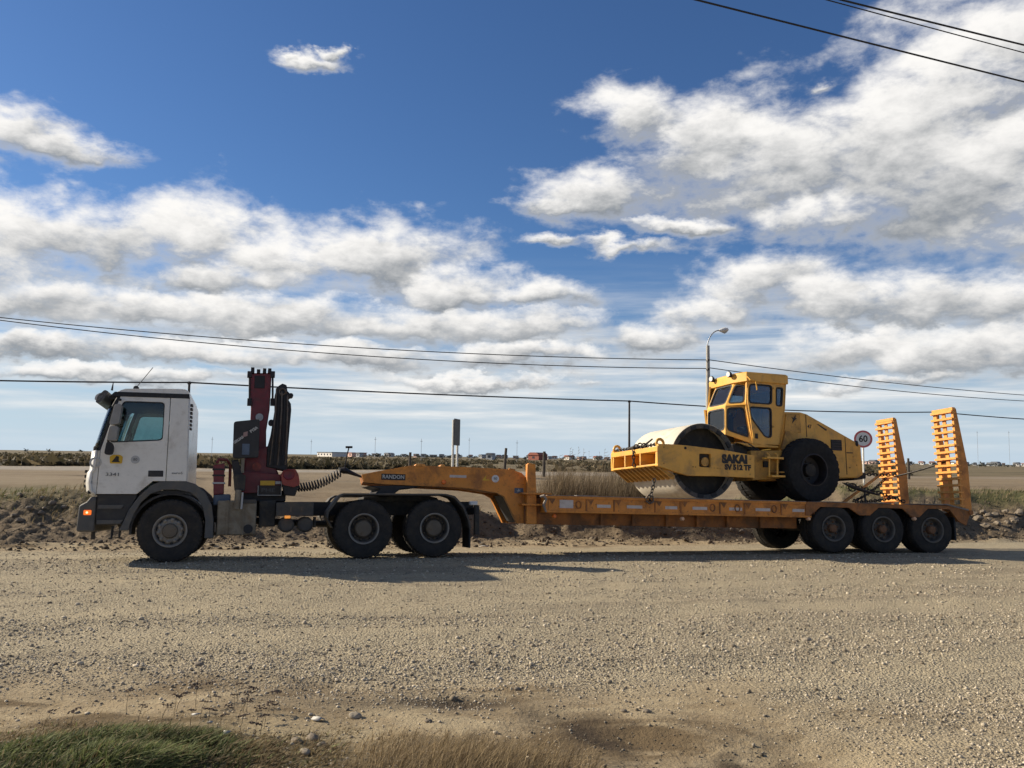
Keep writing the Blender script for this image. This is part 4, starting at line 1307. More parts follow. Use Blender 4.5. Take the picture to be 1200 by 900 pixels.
# ------------------------------------------------------------------ low-bed trailer
def build_trailer():
    T = empty('lowbed_trailer', TR.o, TR.rot)
    tag(T, 'orange low-bed trailer with gooseneck and two upright loading ramps', 'trailer')
    R, W = 0.52, 2.85
    w0 = make_wheel(T, (-1.22, 0.02, R), R, 0.27, 'trailer')
    S = [-1.22, 0.02, 1.27]
    for i, s_ in enumerate(S):
        if i:
            wheel_copy(w0, (s_, 0.02, R))
        wheel_copy(w0, (s_, W - 0.02, R), True)
    it = inner_tyre(T, (S[0], 0.32, R), R, 0.27)
    for s_ in S:
        for d_ in ((0.32,) if s_ != S[0] else ()) + (W - 0.59,):
            c = it.copy()
            C.objects.link(c)
            c.location = (s_, d_, R)
    for s_ in S:
        MB().tube([(s_, 0.4, R), (s_, W - 0.4, R)], 0.08, 10).build('axle', 'chassis', T)
    zt = 1.09
    zb = 0.745
    s0, s1 = TR.at(642, 590)[0], -1.78
    # deck planks (each a board) and central structure
    pb = MB().box(-0.145, 0.145, 0.0, W - 0.24, zt - 0.05, zt - 0.004)
    x = s0 + 0.16
    first = None
    while x < 1.75:
        if first is None:
            first = pb.build('plank', 'plank', T, loc=(x, 0.12, 0))
        else:
            c = first.copy()
            C.objects.link(c)
            c.location = (x, 0.12, random.uniform(-0.006, 0.002))
        x += 0.30
    # side rails with pressed panels between the outrigger ribs
    ribs_px = [642, 687.5, 720, 768, 798, 844, 873, 916, 945]
    rs = [TR.at(p, 598)[0] for p in ribs_px]
    for (yo, sgn) in ((0.0, 1), (W, -1)):
        rail = MB()
        ya, yb = sorted((yo, yo + sgn * 0.10))
        rail.box(s0 - 0.02, rs[-1], ya, yb, zt - 0.055, zt)
        rail.box(s0 - 0.02, rs[-1] + 0.12, ya, yb, zb, zb + 0.045)
        ro = rail.build('side_rail', 'orange', T, 0.006)
        for i in range(len(rs) - 1):
            ya, yb = sorted((yo + sgn * 0.022, yo + sgn * 0.06))
            pn = MB().box(rs[i] + 0.012, rs[i + 1] - 0.012, ya, yb, zb + 0.045, zt - 0.055).build('side_panel', 'orange', ro)
            if sgn > 0:
                wd = rs[i + 1] - rs[i]
                # diagonal gussets and lashing ring hole in each panel
                g = MB().prism([(rs[i] + 0.02, zt - 0.058), (rs[i] + 0.16, zt - 0.058), (rs[i] + 0.10, zt - 0.17)], 0.012, 0.03)
                g.build('gusset', 'orange_dirty', pn)
                if i in (0, 4, 5, 6):
                    a_ = [(rs[i + 1] - 0.17 + 0.055 * math.cos(t), 0.012, (zt + zb) / 2 + 0.075 * math.sin(t)) for t in np.linspace(0, 6.283, 17)[:-1]]
                    MB().tube(a_, 0.014, 6, True).build('lashing_ring', 'orange_dirty', pn)
        for i, r in enumerate(rs):
            ya, yb = sorted((yo + sgn * 0.004, yo + sgn * 0.07))
            MB().box(r - 0.014, r + 0.014, ya, yb, zb + 0.046, zt - 0.056).build('rib', 'orange_dirty', ro)
    strips = [(656, 672, 0.105), (700, 716, 0.04), (735, 753, 0.04), (780, 794, 0.04), (812, 829, 0.04), (855, 870, 0.04), (886, 903, 0.04), (929, 943, 0.04)]
    for (a_, b_, h_) in strips:
        xa, xb = TR.at(a_, 596)[0], TR.at(b_, 596)[0]
        zc = (zt + zb) / 2 + (0.01 if h_ > 0.1 else -0.02)
        MB().box(xa, xb, 0.014, 0.024, zc - h_ * 0.8, zc + h_ * 0.8).build('reflector_strip', 'reflector', T)
    MB().box(s0 - 0.02, rs[-1], -0.012, 0.09, zt, zt + 0.012).build('deck_edge', 'edge', T)
    # lower main beams
    for dd in (0.40, W - 0.55):
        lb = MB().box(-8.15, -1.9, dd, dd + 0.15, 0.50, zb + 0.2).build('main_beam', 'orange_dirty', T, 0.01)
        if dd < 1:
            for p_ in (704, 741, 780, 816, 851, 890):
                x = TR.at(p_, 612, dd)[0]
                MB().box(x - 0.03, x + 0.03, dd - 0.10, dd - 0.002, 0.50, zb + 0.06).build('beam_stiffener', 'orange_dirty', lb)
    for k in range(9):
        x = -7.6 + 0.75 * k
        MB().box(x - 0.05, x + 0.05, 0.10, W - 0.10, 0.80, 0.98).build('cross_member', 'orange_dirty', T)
    for (p_, y_, m_) in ((650, 605, 'amber'), (800, 608, 'amber_pale'), (948, 608, 'amber_pale'), (1072, 608, 'amber_pale')):
        x, z = TR.at(p_, y_, 0.0)
        MB().lathe([(0.0, -0.03), (0.03, -0.026), (0.042, 0.0), (0.042, 0.06)], 14, x, z).build('marker_lamp', m_, T)
    # rear part over the wheels
    top = TR.pts(0.0, (945, 589), (1111, 593.5), (1137, 599))
    low = TR.pts(0.0, (1137, 604), (1133, 616), (1124, 611), (1113, 597), (1088, 596), (1078, 606), (1069, 606), (1058, 596), (1030, 595), (1020, 604), (1008, 604), (995, 595), (962, 594), (945, 608))
    for (y0, y1) in ((0.01, 0.06), (W - 0.06, W - 0.01)):
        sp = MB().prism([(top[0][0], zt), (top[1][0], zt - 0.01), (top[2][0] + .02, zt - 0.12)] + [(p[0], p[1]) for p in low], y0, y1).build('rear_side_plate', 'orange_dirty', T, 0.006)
    for s_ in S:
        for y0 in (-0.01, W - 0.55):
            MB().box(s_ - 0.30, s_ + 0.30, y0, y0 + 0.56, zt + 0.002, zt + 0.02).build('fender_plate', 'edge', T)
    MB().box(-1.9, 1.75, 0.62, W - 0.62, 0.72, 1.0).build('rear_bogie_frame', 'chassis', T, 0.02)
    for y0 in (-0.01, W - 0.62):
        MB().prism([(1.62, zt + 0.012), (1.66, zt + 0.03), (2.22, zt - 0.08), (2.22, zt - 0.12)], y0, y0 + 0.63).build('beaver_tail_plate', 'edge', T)
    MB().box(1.95, 2.2, 0.12, W - 0.12, 0.72, 0.92).build('tail_beam', 'orange_dirty', T, 0.01)
    for y0 in (0.05, W - 0.6):
        MB().box(1.86, 1.90, y0, y0 + 0.55, 0.30, 0.82).build('rear_mud_flap', 'black', T)
    MB().box(2.1, 2.16, 0.4, W - 0.4, 0.32, 0.44).box(2.08, 2.16, 0.6, 0.7, 0.44, 0.74).box(2.08, 2.16, W - 0.7, W - 0.6, 0.44, 0.74).build('rear_bumper_bar', 'orange_dirty', T, 0.01)
    for y0 in (-0.02, W - 0.7):
        MB().disc_y(2.28, 0.93, 0.055, y0, y0 + 0.72, 16).build('ramp_hinge', 'orange_dirty', T)
    # loading ramps, upright: a ramp is three stringers and its cross slats
    for dd in (0.02, 2.17):
        g = [(2.10, 0.98), (2.01, 3.33), (2.04, 3.35), (2.09, 3.35), (2.17, 2.85), (2.31, 1.98), (2.33, 1.0), (2.28, 0.90)]
        rt = MB().prism(g, dd, dd + 0.035).build('loading_ramp', 'orange', T, 0.006)
        MB().prism(g, dd + 0.63, dd + 0.665).build('stringer', 'orange_bright', rt, 0.004)
        fl = lambda w0, w1: MB().prism([(2.085, 0.98), (1.995, 3.33), (2.02, 3.33), (2.11, 0.98)], dd + w0, dd + w1)
        fl(-0.004, 0.06).build('flange', 'orange_bright', rt)
        fl(0.27, 0.38).build('flange', 'orange_bright', rt)
        fl(0.56, 0.67).build('flange', 'orange_bright', rt)
        n = 15
        slat = MB().box(-0.075, 0.05, dd - 0.016, dd + 0.69, -0.016, 0.016).box(-0.075, -0.055, dd - 0.016, dd + 0.69, 0.016, 0.034)
        first = None
        for k in range(n):
            z = 1.08 + k * (3.26 - 1.08) / (n - 1)
            x = 2.10 - 0.09 * (z - 0.98) / 2.35
            if first is None:
                first = slat.build('slat', 'orange_bright', rt, loc=(x, 0, z))
            else:
                c = first.copy()
                C.objects.link(c)
                c.location = (x, 0, z)
                c.rotation_euler = (random.uniform(-0.006, 0.006), random.uniform(-0.05, 0.05), 0)
        MB().box(1.975, 2.05, dd - 0.012, dd + 0.68, 3.30, 3.37).build('ramp_tip', 'orange_bright', rt)
    # gooseneck: two profiled side plates and the box between
    d0 = 0.55
    gp = TR.pts(d0, (424, 556), (444, 552), (482, 545.5), (540, 547), (598, 550), (611, 554), (618.5, 562), (621, 575), (624, 613.5), (606, 613.5), (596.5, 593), (591, 582), (583, 577.5), (568, 575), (550, 572.5), (516, 570.5), (482, 569), (450, 567.5), (426, 565))
    gn = MB().prism(gp, d0, d0 + 0.16).build('gooseneck', 'orange', T, 0.012)
    MB().prism(gp, W - d0 - 0.16, W - d0).build('far_neck_plate', 'orange', gn, 0.012)
    gt = TR.pts(d0, (424, 557), (482, 547), (598, 551.5), (611, 556), (619, 565), (620, 573), (600, 576), (583, 575.5), (550, 570.5), (482, 567), (426, 564))
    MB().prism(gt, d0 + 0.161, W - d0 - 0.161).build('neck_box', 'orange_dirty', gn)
    bp_ = TR.pts(d0 + 0.2, (592, 580), (620, 580), (620, 611), (608, 611))
    MB().prism(bp_, d0 + 0.24, W - d0 - 0.20).build('neck_gap_fill', 'black', gn)  # added black box so the gap between the neck legs shows dark
    q0, q1 = TR.at(613, 574, d0), TR.at(620, 613, d0)
    MB().box(q0[0], q1[0], d0 + 0.162, W - d0 - 0.162, q1[1], q0[1]).build('neck_back_plate', 'crane_black', gn)
    for (xa, xb) in ((486, 499), (515, 522)):
        a_, b_ = TR.at(xa, 546, d0)[0], TR.at(xb, 546, d0)[0]
        z = TR.at(492, 545.5, d0)[1]
        MB().prism([(a_, z - 0.02), (a_ + 0.03, z + 0.035), (b_ - 0.02, z + 0.035), (b_, z - 0.02)], d0 - 0.01, d0 + 0.5).build('neck_lug', 'orange_bright', gn, 0.006)
    q0, q1 = TR.at(447, 555, d0), TR.at(475, 563, d0)
    pl = MB().box(q0[0], q1[0], d0 - 0.006, d0 + 0.01, q1[1], q0[1] - 0.0).build('name_plate', 'letter_dark', gn)
    text('RANDON', 0.105, 'letter_grey', pl, ((q0[0] + q1[0]) / 2, d0 - 0.008, (q0[1] + q1[1]) / 2), bold=0.003, sx=0.98)
    q0, q1 = TR.at(527, 556.5, d0), TR.at(546.5, 560, d0)
    MB().box(q0[0], q1[0], d0 - 0.004, d0 + 0.01, q1[1], q0[1]).build('neck_reflector', 'reflector', gn)
    x, z = TR.at(520, 565, d0)
    MB().lathe([(0, -0.03), (0.035, -0.026), (0.05, 0.0), (0.05, 0.05)], 16, x, z).build('neck_lamp', 'amber', gn, loc=(0, d0, 0))
    x, z = TR.at(570, 560, d0)
    st = MB().prism([(-0.09, -0.055), (0.07, -0.055), (0.045, -0.03), (-0.02, -0.03), (0.0, 0.06)], -0.004, 0.003).build('triangle_sticker', 'sticker_yellow', gn, loc=(x, d0, z))
    x, z = TR.at(580.5, 561, d0)
    ss = MB().disc_y(0, 0, 0.078, -0.005, 0.006, 24).build('round_sticker', 'sticker_white', gn, loc=(x, d0, z))
    text('80', 0.075, 'letter_chrome', ss, (0, -0.007, 0))
    x, z = TR.at(608, 575, d0)
    em = MB().box(-0.095, 0.095, -0.006, 0.004, -0.055, 0.055).build('emblem_plate', 'sticker_blue', gn, loc=(x, d0, z))
    MB().prism([(-0.04, -0.035), (0.0, -0.012), (0.045, -0.03), (0.015, 0.0), (0.05, 0.02), (0.01, 0.018), (-0.01, 0.045), (-0.02, 0.01), (-0.055, 0.005), (-0.02, -0.005)], -0.010, -0.005).build('emblem', 'letter_grey', em)
    # corner posts, hinge ribs between neck and deck
    for dd in (0.32, W - 0.48):
        pp = TR.pts(0.32, (618, 544), (620, 542.5), (627.5, 544), (628.5, 575), (629, 614), (617, 614))
        MB().prism(pp, dd, dd + 0.16).build('corner_post', 'orange', T, 0.008)
    for (ya, yb) in ((577, 579), (590, 592)):
        q0, q1 = TR.at(611, ya, 0.3), TR.at(646, yb, 0.3)
        MB().box(q0[0], q1[0], 0.24, W - 0.24, q1[1] - 0.02, q0[1]).build('hinge_plate', 'orange', T, 0.005)
    q0, q1 = TR.at(624, 582, 0.4), TR.at(646, 612, 0.4)
    MB().box(q0[0], q1[0] + 0.2, 0.42, W - 0.42, 0.52, q0[1] - 0.02).build('neck_bulkhead', 'orange_dirty', T, 0.01)
    # front edge of the deck with hanging chain hook
    cp = [TR.p3(633, 582, 0.0), TR.p3(637, 581, -0.03), TR.p3(640, 585, -0.03), TR.p3(637, 592, -0.03), TR.p3(640, 600, -0.03)]
    MB().tube(cp, [0.025, 0.035, 0.03, 0.03, 0.02], 8).build('lashing_hook', 'edge', T)
    MB().box(s0 - 0.06, s0 + 0.0, -0.005, W, zb, zt).build('deck_end_beam', 'orange', T, 0.008)
    return T


truck = build_truck()
trailer = build_trailer()


# ------------------------------------------------------------------ vibratory roller
def inset_poly(poly, d):
    k = len(poly)
    area = sum(poly[i][0] * poly[(i + 1) % k][1] - poly[(i + 1) % k][0] * poly[i][1] for i in range(k))
    sg = 1 if area > 0 else -1
    lines = []
    dd = d if isinstance(d, (list, tuple)) else [d] * k
    for i in range(k):
        a, b = Vector(poly[i]), Vector(poly[(i + 1) % k])
        t = (b - a).normalized()
        n = Vector((-t.y, t.x)) * sg
        lines.append((a + n * dd[i], t))
    out = []
    for i in range(k):
        (p, t), (q, u) = lines[i - 1], lines[i]
        den = t.x * u.y - t.y * u.x
        if abs(den) < 1e-6:
            out.append(tuple(q))
            continue
        w = q - p
        s_ = (w.x * u.y - w.y * u.x) / den
        out.append(tuple(p + t * s_))
    return out


def window_wall(parent, name, pts, border, m, thick=0.04, gm='glass_roller', radius=0.10, cut=None):
    """a flat wall panel given by 3-D corners (seen from outside, anticlockwise) with a glazed opening"""
    P = [Vector(p) for p in pts]
    o = P[0]
    e1 = (P[1] - P[0]).normalized()
    nrm = (P[1] - P[0]).cross(P[-1] - P[0]).normalized()
    e2 = nrm.cross(e1)
    poly = [((p - o).dot(e1), (p - o).dot(e2)) for p in P]
    inner = inset_poly(poly, border)
    if cut:
        inner = cut(inner)
    hole = rounded(inner, radius)

    def put(bb, nm, mm, par):
        bb.v = [tuple(o + e1 * x + e2 * z - nrm * y) for (x, y, z) in bb.v]
        return bb.build(nm, mm, par)
    w = put(MB().prism(poly, 0.0, thick, [hole]), name, m, parent)
    put(MB().prism(hole, thick * 0.45, thick * 0.45 + 0.006), 'pane', gm, w)
    h2 = rounded(inset_poly(inner, 0.034), radius * 0.7)
    put(MB().prism(hole, -0.006, thick * 0.5, [h2]), 'window_seal', 'black', w)
    return w


def build_roller():
    T = empty('road_roller', RO.o, RO.rot)
    tag(T, 'yellow vibratory road roller with smooth dusty drum carried on trailer deck', 'road roller')
    W = 2.2
    R = 0.73
    w = make_wheel(T, (0.0, 0.0, R - 0.01), R, 0.56, 'roller')
    wheel_copy(w, (0.0, W - 0.05, R - 0.01), True)
    MB().tube([(0, 0.4, R), (0, W - 0.4, R)], 0.13, 12).build('rear_axle', 'yellow_dirty', T)
    # drum
    c = RO.at(825, 540, 0.14)
    dr = 0.845
    dx = c[0]
    dz = dr - 0.005
    y0, y1 = 0.15, W - 0.15
    d = MB().lathe([(dr - 0.045, y0 + 0.01), (dr - 0.008, y0), (dr, y0 + 0.012), (dr, y0 + 0.5), (dr, 1.1), (dr, y1 - 0.5), (dr, y1 - 0.012), (dr - 0.008, y1), (dr - 0.045, y1 - 0.01), (dr - 0.045, y1 - 0.3), (dr - 0.045, y0 + 0.3)], 72, dx, dz, True)
    do = d.build('drum', 'drum', T)
    MB().lathe([(0, y0 + 0.30), (dr * 0.5, y0 + 0.28), (dr - 0.046, y0 + 0.26), (dr - 0.046, y0 + 0.30)], 48, dx, dz).build('drum_head', 'drum_in', do)
    MB().lathe([(0, y1 - 0.30), (dr - 0.046, y1 - 0.26)], 48, dx, dz).build('drum_head', 'drum_in', do)
    MB().lathe([(dr - 0.012, y0 - 0.004), (dr - 0.012, y0 + 0.008), (dr - 0.115, y0 + 0.03), (dr - 0.115, y0 + 0.012)], 60, dx, dz, True).build('drum_rim', 'rim_dark', do)
    pad = MB().box(-0.075, 0.075, 0, 0.05, -0.045, 0.035)
    first = None
    for k in range(14):
        a = 2 * math.pi * (k + 0.3) / 14
        p = (dx + (dr - 0.075) * math.sin(a), y0 - 0.006, dz + (dr - 0.075) * math.cos(a))
        if first is None:
            first = pad.build('rim_pad', 'black', do, 0.01, loc=p)
        else:
            cc = first.copy()
            C.objects.link(cc)
            cc.location = p
        (first if k == 0 else cc).rotation_euler = (0, a, 0)
    MB().lathe([(0.30, y0 + 0.28), (0.29, y0 + 0.12), (0.20, y0 + 0.05), (0.0, y0 + 0.04)], 28, dx, dz).build('drum_hub', 'drum_in', do)
    # drum frame: side beams joined by the front bar
    bp = RO.pts(0.0, (771.5, 520), (785, 520.5), (806, 522), (850, 527.5), (884, 534), (884.5, 560), (840, 558), (808, 557.5), (795, 554), (771, 546))
    hole = RO.pts(0.0, (819.5, 531.5), (833, 532), (833, 548), (819.5, 547))
    sb = MB().prism(bp, 0.0, 0.12, [rounded(hole, 0.03)]).build('drum_frame', 'yellow', T, 0.012)
    MB().prism(bp, W - 0.12, W).build('far_side_beam', 'yellow', sb, 0.012)
    MB().prism(rounded(hole, 0.03), 0.075, 0.10).build('inspection_plate', 'drum_in', sb)
    hc = RO.at(826, 540, 0.0)
    MB().disc_y(hc[0] + 0.02, hc[1] - 0.02, 0.10, 0.02, 0.08, 18).build('vibrator_cap', 'yellow_dirty', sb)
    x, z = RO.at(861, 538.5, 0)
    text('SAKAI', 0.245, 'letter_dark', sb, (x + 0.0, -0.003, z), bold=0.019, sx=1.0)
    x, z = RO.at(865.5, 548, 0)
    text('SV 512 TF', 0.155, 'letter_dark', sb, (x - 0.02, -0.003, z), bold=0.011, sx=1.05)
    x, z = RO.at(803, 525, 0)
    MB().disc_y(x, z, 0.03, -0.015, 0.03, 10).build('frame_bolt', 'black', sb)
    first = None
    for (px_, py_) in ((812, 547), (815, 547.2), (837, 548.5), (841, 548.7), (844, 549)):
        x, z = RO.at(px_, py_, 0)
        MB().disc_y(x, z, 0.016, -0.008, 0.02, 8).build('small_bolt', 'yellow_dirty', sb)
    # front bar, box section open to the front with three pockets
    fx = RO.at(771.5, 530, 0.0)[0]
    zt, zb = RO.at(771.5, 521, 0)[1], RO.at(771, 545.5, 0)[1]
    fb = MB()
    fb.box(fx - 0.02, fx + 0.40, 0.002, W - 0.002, zt - 0.145, zt - 0.03)      # top plate
    fb.box(fx - 0.02, fx + 0.40, 0.002, W - 0.002, zb + 0.0, zb + 0.045)
    fbo = fb.build('front_bar', 'yellow', sb, 0.01)
    for dd in (0.002, 0.74, 1.46, W - 0.06):
        MB().box(fx - 0.024, fx + 0.36, dd, dd + 0.055, zb + 0.046, zt - 0.146).build('bar_divider', 'yellow', sb, 0.006)
    MB().box(fx + 0.33, fx + 0.36, 0.06, W - 0.06, zb + 0.046, zt - 0.146).build('bar_back_plate', 'yellow_dirty', sb)
    tl = MB().prism([(fx - 0.01, zb + 0.005), (fx + 0.06, zb + 0.005), (fx + 0.44, zb - 0.20), (fx + 0.43, zb - 0.28), (fx + 0.37, zb - 0.28)], -0.022, 0.022)
    first = None
    for k in range(11):
        yy = 0.10 + k * (W - 0.2) / 10
        if first is None:
            first = tl.build('scraper_tine', 'yellow_dirty', sb, 0.006, loc=(0, yy, 0))
        else:
            cc = first.copy()
            C.objects.link(cc)
            cc.location = (0, yy, 0)
    for dd in (0.10, W - 0.10):
        a_ = [(fx + 0.10 + 0.085 * math.cos(t), dd, zt + 0.045 + 0.085 * math.sin(t)) for t in np.linspace(0, 6.283, 21)[:-1]]
        MB().tube(a_, 0.032, 8, True).build('lifting_eye', 'yellow', sb)
    # articulation and lower chassis
    MB().prism(RO.pts(0.35, (880, 528), (925, 528), (925, 560), (882, 563)), 0.35, W - 0.35).build('centre_chassis', 'yellow_dirty', T, 0.02)
    MB().prism(RO.pts(0.5, (858, 520), (890, 520), (890, 545), (862, 548)), 0.5, W - 0.5).build('articulation_joint', 'drum_in', T, 0.03)
    x, z = RO.at(898, 544, .3)
    MB().box(x - 0.06, x + 0.06, 0.29, 0.36, z - 0.07, z + 0.07).build('access_hole', 'black', T)
    # ---- cab
    d_side, d_front = 0.36, 0.72
    top_z = RO.at(875, 446, d_side)[1]
    belt_z = RO.at(874, 474, d_side)[1]
    bot_z = RO.at(882, 520, d_side)[1]
    ZT, ZM, ZB = top_z, belt_z, bot_z
    xC = [RO.at(882, 518, d_side)[0], RO.at(874, 474, d_side)[0], RO.at(875, 446, d_side)[0]]
    xF = [RO.at(850, 506, d_front)[0], RO.at(850, 475, d_front)[0], RO.at(860.5, 443, d_front)[0]]
    xR = [RO.at(914, 526, d_side)[0], RO.at(920, 481, d_side)[0], RO.at(921, 443, d_side)[0]]
    Z = [ZB, ZM, ZT]
    Zf = [RO.at(850, 509, d_front)[1], ZM, ZT + 0.01]
    mir = lambda p: Vector((p[0], W - p[1], p[2]))
    Cn = [Vector((xC[i], d_side, Z[i])) for i in range(3)]
    Fn = [Vector((xF[i], d_front, Zf[i])) for i in range(3)]
    Rn = [Vector((xR[i], d_side, Z[i])) for i in range(3)]
    cab = MB().prism([(xF[0] + 0.06, ZB + 0.02), (xR[0] - 0.02, ZB - 0.02), (xR[0] - 0.02, ZB - 0.07), (xC[0] - 0.1, ZB - 0.07)], d_side + 0.02, W - d_side - 0.02).build('cab', 'yellow', T, 0.01)
    wins = []
    # front: upper and lower
    wins.append(window_wall(cab, 'front_upper_wall', [mir(Fn[1]), Fn[1], Fn[2], mir(Fn[2])], [0.045, 0.03, 0.05, 0.03], 'yellow'))
    wins.append(window_wall(cab, 'front_lower_wall', [mir(Fn[0]), Fn[0], Fn[1], mir(Fn[1])], [0.10, 0.03, 0.045, 0.03], 'yellow'))
    for f in (lambda a: a, None):
        if f:
            wins.append(window_wall(cab, 'corner_upper_wall', [Fn[1], Cn[1], Cn[2], Fn[2]], [0.045, 0.05, 0.05, 0.03], 'yellow', radius=0.09))
            wins.append(window_wall(cab, 'corner_lower_wall', [Fn[0], Cn[0], Cn[1], Fn[1]], [0.10, 0.05, 0.045, 0.03], 'yellow', radius=0.09))
        else:
            wins.append(window_wall(cab, 'corner_upper_wall', [mir(Cn[1]), mir(Fn[1]), mir(Fn[2]), mir(Cn[2])], 0.045, 'yellow', radius=0.09))
            wins.append(window_wall(cab, 'corner_lower_wall', [mir(Cn[0]), mir(Fn[0]), mir(Fn[1]), mir(Cn[1])], 0.06, 'yellow', radius=0.09))
    # side: door with two panes, then the narrow rear light
    sp = lambda px_, py_: RO.p3(px_, py_, d_side)
    Dm = [sp(907.5, 526), sp(907, 478), sp(907, 443)]

    def cutc(inner):
        a, b, c_, e = [Vector(q) for q in inner]
        return [tuple(a.lerp(b, 0.60)), tuple(b), tuple(c_), tuple(e), tuple(a.lerp(e, 0.62))]
    up = window_wall(cab, 'door', [Cn[1], Vector((Dm[1].x, d_side, ZM)), Vector((Dm[2].x, d_side, ZT)), Cn[2]], [0.03, 0.05, 0.06, 0.07], 'yellow')
    lo = window_wall(cab, 'door_lower_panel', [Cn[0], Vector((Dm[0].x, d_side, ZB)), Vector((Dm[1].x, d_side, ZM)), Cn[1]], [0.15, 0.06, 0.035, 0.07], 'yellow', cut=cutc)
    window_wall(cab, 'rear_light_wall', [Vector((Dm[1].x, d_side, ZM - 0.05)), Vector((xR[1], d_side, ZM - 0.05)), Vector((xR[2], d_side, ZT)), Vector((Dm[2].x, d_side, ZT))], [0.05, 0.075, 0.10, 0.045], 'yellow', radius=0.07)
    MB().prism([(Dm[0].x, ZB), (xR[0], ZB), (xR[1], ZM - 0.052), (Dm[1].x, ZM - 0.052)], d_side, d_side + 0.04).build('rear_lower_panel', 'yellow', cab)
    # far side simpler: one glazed wall
    window_wall(cab, 'far_side_wall', [mir(Rn[1]), mir(Cn[1]), mir(Cn[2]), mir(Rn[2])], 0.08, 'yellow')
    MB().prism([(xC[0], ZB), (xR[0], ZB), (xR[1], ZM - 0.002), (xC[1], ZM - 0.002)], W - d_side - 0.04, W - d_side).build('far_lower_panel', 'yellow', cab)
    window_wall(cab, 'rear_wall', [Rn[1], mir(Rn[1]), mir(Rn[2]), Rn[2]], 0.10, 'yellow')
    window_wall(cab, 'rear_lower_wall', [Rn[0], mir(Rn[0]), mir(Rn[1]), Rn[1]], 0.45, 'yellow')
    # pillar rail (the pale bent handrail at the door)
    hr = [sp(874.5, 455) + Vector((0, -0.05, 0)), sp(874.5, 470) + Vector((0, -0.06, 0)), sp(878, 492) + Vector((0, -0.06, 0)), sp(881.5, 514) + Vector((0, -0.05, 0))]
    MB().tube(hr, 0.018, 8).build('door_handrail', 'yellow', cab)
    hr = [sp(874, 440) + Vector((0, -0.02, 0)), sp(875.5, 446) + Vector((0, -0.12, 0)), sp(881, 447) + Vector((0, -0.14, 0)), sp(883, 458) + Vector((0, -0.14, 0))]
    MB().tube(hr, 0.018, 8).build('mirror_arm', 'yellow', cab)
    q = sp(886.5, 511)
    MB().box(q.x - 0.04, q.x + 0.04, d_side - 0.012, d_side + 0.01, q.z - 0.06, q.z + 0.06).build('door_latch', 'black', cab, 0.01)
    # roof
    zr = RO.at(875, 435.5, d_side)[1]
    rp = [(xF[2] - 0.06, d_front + 0.0), (xC[2] - 0.02, d_side - 0.04), (xR[2] + 0.03, d_side - 0.04), (xR[2] + 0.03, W - d_side + 0.04), (xC[2] - 0.02, W - d_side + 0.04), (xF[2] - 0.06, W - d_front)]
    rb = MB()
    zs = [ZT - 0.02, ZT + 0.03, zr - 0.03, zr]
    ins = [0, 0, 0.0, 0.05]
    vs = []
    for zz, k in zip(zs, ins):
        for (x, y) in rp:
            cx, cy = (xF[2] + xR[2]) / 2, W / 2
            vs.append((x + (cx - x) * k, y + (cy - y) * k, zz))
    fs = [(i * 6 + j, i * 6 + (j + 1) % 6, i * 6 + 6 + (j + 1) % 6, i * 6 + 6 + j) for i in range(3) for j in range(6)]
    fs += [tuple(range(6))[::-1], tuple(18 + j for j in range(6))]
    rb.add(vs, fs).build('roof', 'yellow', cab, 0.012)
    for dd in (d_front + 0.02, W - d_front - 0.02):
        x = xF[2] - 0.13
        MB().lathe([(0.0, 0.06), (0.05, 0.05), (0.075, 0.0), (0.07, -0.02), (0, -0.025)], 16).build('work_lamp', 'black', T, loc=(x, dd, zr - 0.02), ).rotation_euler = (0, 0, rad(-80))
        MB().lathe([(0, -0.03), (0.06, -0.028)], 16).build('work_lamp_lens', 'lens', T, loc=(x - 0.004, dd, zr - 0.02)).rotation_euler = (0, 0, rad(-80))
        MB().box(x, x + 0.10, dd - 0.02, dd + 0.02, zr - 0.09, zr - 0.05).build('lamp_bracket', 'black', T)
    q = RO.at(868, 437, d_side)
    MB().disc_y(0, 0, 0.03, -0.03, 0.03, 10).build('roof_bolt', 'black', T, loc=(RO.at(892, 434, 0.8)[0], 0.8, zr + 0.02))
    # inside the cab
    st = MB().box(-1.15, -0.80, 0.85, 1.35, ZB + 0.35, ZB + 0.5).box(-0.86, -0.74, 0.85, 1.35, ZB + 0.5, ZB + 1.0).build('seat', 'seat', cab, 0.04)
    a_ = [(xF[1] + 0.42 + 0.07 * math.cos(t), 1.1 + 0.2 * math.sin(t), ZM - 0.12 + 0.19 * math.cos(t)) for t in np.linspace(0, 6.283, 25)[:-1]]
    MB().tube(a_, 0.016, 8, True).tube([(xF[1] + 0.42, 1.1, ZM - 0.12), (xF[1] + 0.25, 1.1, ZB + 0.1)], 0.05, 8).build('steering_column', 'black', cab)
    MB().box(xF[1] + 0.12, xF[1] + 0.34, 0.9, 1.3, ZB + 0.05, ZM - 0.25).build('console', 'interior', cab, 0.02)
    # ---- hood
    hp = RO.pts(0.42, (919, 482.5), (938, 483), (945, 485), (1005, 519), (1009, 523), (1012, 556), (1006, 560), (925, 562), (914, 528))
    ho = MB().prism(hp, 0.42, W - 0.42).build('hood', 'yellow', T, 0.03, segs=3)
    hp2 = RO.pts(0.40, (921, 484.5), (937, 485), (939, 507), (919, 506))
    MB().prism(hp2, 0.395, 0.43).build('side_cover', 'yellow_dirty', ho, 0.006)
    hp3 = RO.pts(0.36, (921, 505), (934, 505), (936, 512), (920, 530), (916, 526))
    MB().prism(hp3, 0.36, 0.44).build('wheel_fender', 'yellow_dirty', ho, 0.006)
    q0, q1 = RO.at(974, 515, 0.4), RO.at(987, 528, 0.4)
    go = MB().box(q0[0], q1[0], 0.405, 0.43, q1[1], q0[1]).build('side_grille', 'black', ho)
